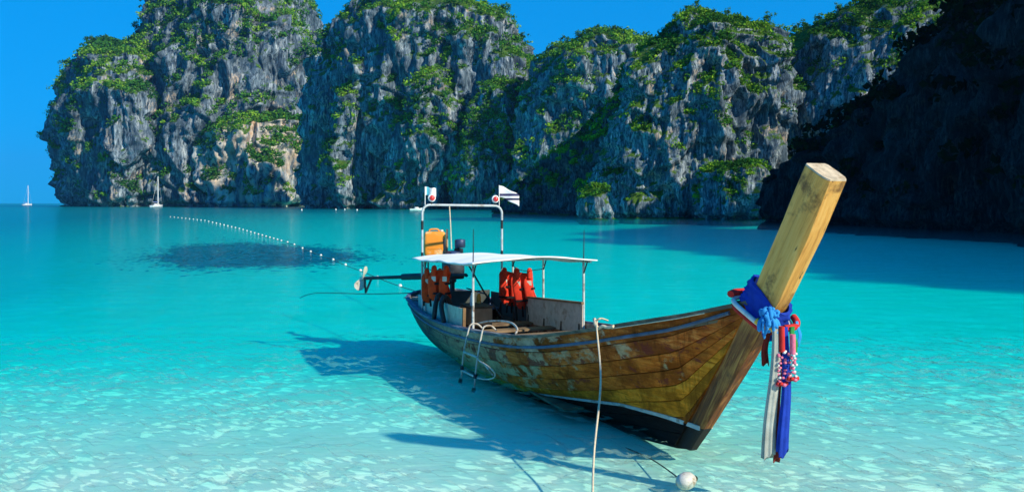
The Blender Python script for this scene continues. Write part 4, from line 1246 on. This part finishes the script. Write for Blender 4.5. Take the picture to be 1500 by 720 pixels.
pleated('hanging_cloth', 'long bright blue pleated cloth hanging from the prow', M_BLUE, (1.50, -.01, 1.56), 1.17, .06, .115, (-.02, .0), 6, seed=2)
pleated('hanging_cloth', 'long brown cloth showing between the grey and blue cloths under the prow', M_DRD, (1.44, -.02, 1.56), 1.24, .04, .07, (-.04, -.02), 5, seed=3)
pleated('ribbon', 'short dark red ribbon hanging from the prow garland', M_DRD, (1.40, -.13, 1.58), .36, .05, .07, (-.02, -.02), 4, 'ribbon', .3, 4)
pleated('ribbon', 'short green ribbon hanging from the prow garland', M_GR, (1.52, .06, 1.56), .20, .05, .055, (0, .01), 4, 'ribbon', .4, 5)
pleated('ribbon', 'short sky blue ribbon end hanging from the blue sash', M_SKY, (1.48, .15, 1.60), .20, .03, .035, (0, .02), 3, 'ribbon', .4, 6)
def pendant(top, length, label, c1, seed):
    r = random.Random(seed); o = empty('garland_pendant', bw(*top), PHI); tag(o, label, 'garland')
    MB().tube([(0, 0, 0), (.004, 0, -length * .45)], .026, 8).build('ribbon_tube', c1, o, 50)
    pos = -length * .45
    while pos > -length:
        for q in range(4):
            u = r.random() * 6.28
            m_ = M_PK if r.random() < .75 else M_WH
            c = Vector((.028 * math.cos(u), .034 * math.sin(u), pos + r.uniform(-.012, .012)))
            MB().puffy(c, (.030, .030, .024), .8, 6, 4).build('petal', m_, o, 60)
        pos -= .034
    for q in range(9):
        u = q * .7; c = Vector((.035 * math.cos(u), .045 * math.sin(u), -length - .01 + .012 * math.sin(q)))
        MB().puffy(c, (.04, .04, .035), .8, 6, 4).build('petal', M_RD if q % 3 else M_PK, o, 60)
pendant((1.51, -.06, 1.57), .52, 'pink and red garland pendant hanging in front of the grey cloth', M_RD, 1)
pendant((1.56, .02, 1.50), .40, 'pink petal pendant hanging in front of the blue cloth', M_PK, 2)

# ------------------------------------------------------------------ flags
def flag(loc, label, w, h, mat, droop, hoist):
    o = empty('flag', loc, 0.0); tag(o, label, 'flag')
    MB().tube([(0, 0, 0), (0, 0, hoist)], .009, 6).build('staff', M_WHITE, o, 50)
    b = MB(); n, m_ = 16, 8
    for i in range(n + 1):
        for j in range(m_ + 1):
            f, g = i / n, j / m_
            b.v.append((w * f, .04 * math.sin(f * 7 + g) * f, hoist - .01 - h * g - droop * f ** 1.3 + .01 * math.sin(f * 9)))
    for i in range(n):
        for j in range(m_):
            q = i * (m_ + 1) + j; b.f.append((q, q + 1, q + m_ + 2, q + m_ + 1))
    cl = b.build('cloth', mat, o, 60)
    md = cl.modifiers.new('thickness', 'SOLIDIFY'); md.thickness = .003
def stripe_mat(name, axis, stops):
    t = NT(name); tc = t.n('TexCoord')
    sp = t.n('SeparateXYZ'); t.l(tc.outputs['Generated'], sp.inputs[0])
    t.pbsdf(t.ramp(sp.outputs[axis], stops, 'CONSTANT'), .85, None, 0, .1); return t.m
W_ = (.74, .75, .73)
flag(bw(-8.25, -.80, 2.66), 'small white flag with pale blue block flying above the arch beside a lamp', .22, .17, stripe_mat('flag_pale', 0, [(0, W_), (.14, (.10, .45, .55)), (.42, W_)]), .03, .37)
flag(bw(-8.25, .80, 2.60), 'faded striped flag drooping on its staff at the arch corner', .42, .24, stripe_mat('flag_striped', 2, [(0, W_), (.30, (.03, .03, .08)), (.40, W_), (.50, (.05, .05, .12)), (.62, W_)]), .20, .47)

# ------------------------------------------------------------------ yachts, speedboat, mooring buoys
M_GEL = mat_plain('yacht_white', (.80, .80, .77), .35, .06, 1); M_SAILB = mat_plain('sail_cover', (.05, .12, .40), .7, .2, 2); M_GLASS = mat_plain('tinted_window', (.02, .03, .04), .15, .2, 2)
def yacht(px_, d, rz, label, mast, L=11.0):
    o = empty('sailing_yacht', ((px_ - 750) / FPX * d, d, 0), rz); tag(o, label, 'yacht', None)
    rings = []
    for i in range(15):
        f = i / 14; x = -L / 2 + L * f; b_ = 1.8 * (1 - max(0, (f - .45) / .55) ** 2.2) * (.72 + .28 * min(1, f * 3))
        zs = 1.1 + .5 * f; b_ = max(b_, .03)
        rings.append([Vector((x, -b_, zs)), Vector((x, -b_ * .85, .2)), Vector((x, 0, -.5)), Vector((x, b_ * .85, .2)), Vector((x, b_, zs))])
    h = MB().loft(rings).build('hull', M_GEL, o, 40)
    MB().puffy((-.3, 0, 1.6), (4.6, 2.3, 1.0), .4, 14, 8).build('cabin', M_GEL, o, 50)
    for s in (-1, 1): MB().box((-.3, s * 1.13, 1.75), (3.0, .06, .32)).build('window', M_GLASS, h)
    ms = MB().tube([(1.0, 0, 1.5), (1.0, 0, 1.5 + mast)], [.34, .22], 8).build('mast', M_GEL, o, 50)
    MB().tube([(1.0, 0, 3.0), (-3.8, 0, 3.1)], .12, 8).build('boom', M_GEL, ms, 50)
    MB().tube([(.8, 0, 3.25), (-3.5, 0, 3.3)], [.30, .18], 8).build('furled_sail', M_SAILB, o, 50)
    for s in (-1, 1): MB().tube([(1.0, s * .1, 1.5 + mast * .65), (1.0, s * 1.0, 1.5 + mast * .62)], .04, 5).build('spreader', M_GEL, ms, 40)
    for p in ((5.3, 0, 1.6), (-5.2, 0, 1.2)): MB().tube([(1.0, 0, 1.5 + mast), p], .03, 4).build('stay', M_GEL, ms, 40)
yacht(40, 920, 1.2, 'white sailing yacht with bare mast on the open horizon beside the island', 21.5, 11.5)
yacht(230, 520, 1.35, 'tall masted white yacht anchored in front of the island cliff', 18.5, 11.5)
sb = empty('speedboat', ((611 - 750) / FPX * 286, 286, 0), .15); tag(sb, 'small white speedboat below the shaded headland', 'speedboat')
rings = []
for i in range(11):
    f = i / 10; x = -2.6 + 5.2 * f; b_ = max(.95 * (1 - max(0, (f - .4) / .6) ** 2), .03); zs = .62 + .45 * f ** 2
    rings.append([Vector((x, -b_, zs)), Vector((x, -b_ * .8, .1)), Vector((x, 0, -.2)), Vector((x, b_ * .8, .1)), Vector((x, b_, zs))])
MB().loft(rings).build('hull', M_GEL, sb, 40)
MB().puffy((-.2, 0, .95), (1.5, 1.2, .5), .4, 12, 8).build('console', M_GEL, sb, 50)
MB().box((-2.7, 0, .7), (.35, .4, .8)).build('outboard', M_BLACK, sb)
bproto = None
for px_, py_ in ((442, 308), (492, 307.6), (505, 307.4), (523, 308.2)):
    d_ = CAM_H * FPX / (py_ - HOR)
    if bproto is None:
        bproto = MB().lathe([(.0, -.25), (.2, -.2), (.3, 0), (.2, .2), (.08, .28), (.06, .45), (.0, .47)], (0, 0, 0), 12).build('mooring_buoy', M_GEL, None, 50); o = bproto
    else:
        o = bproto.copy(); COL.objects.link(o)
    o.location = ((px_ - 750) / FPX * d_, d_, .15)
    tag(o, 'tiny white mooring buoy floating off the far cliffs', 'buoy', 'mooring buoys off the far cliffs')

# ------------------------------------------------------------------ sea air
t = NT('sea_haze')
pv = t.n('VolumePrincipled'); pv.inputs['Color'].default_value = (.20, .50, 1.0, 1); pv.inputs['Density'].default_value = .00009
pv.inputs['Anisotropy'].default_value = .2
t.l(pv.outputs[0], t.out.inputs[1])
hz = MB().box((0, 2015, 85), (6400, 4190, 296)).build('haze', t.m)
tag(hz, 'thin blue sea haze between the viewer and the far cliffs', None, None, 'stuff')
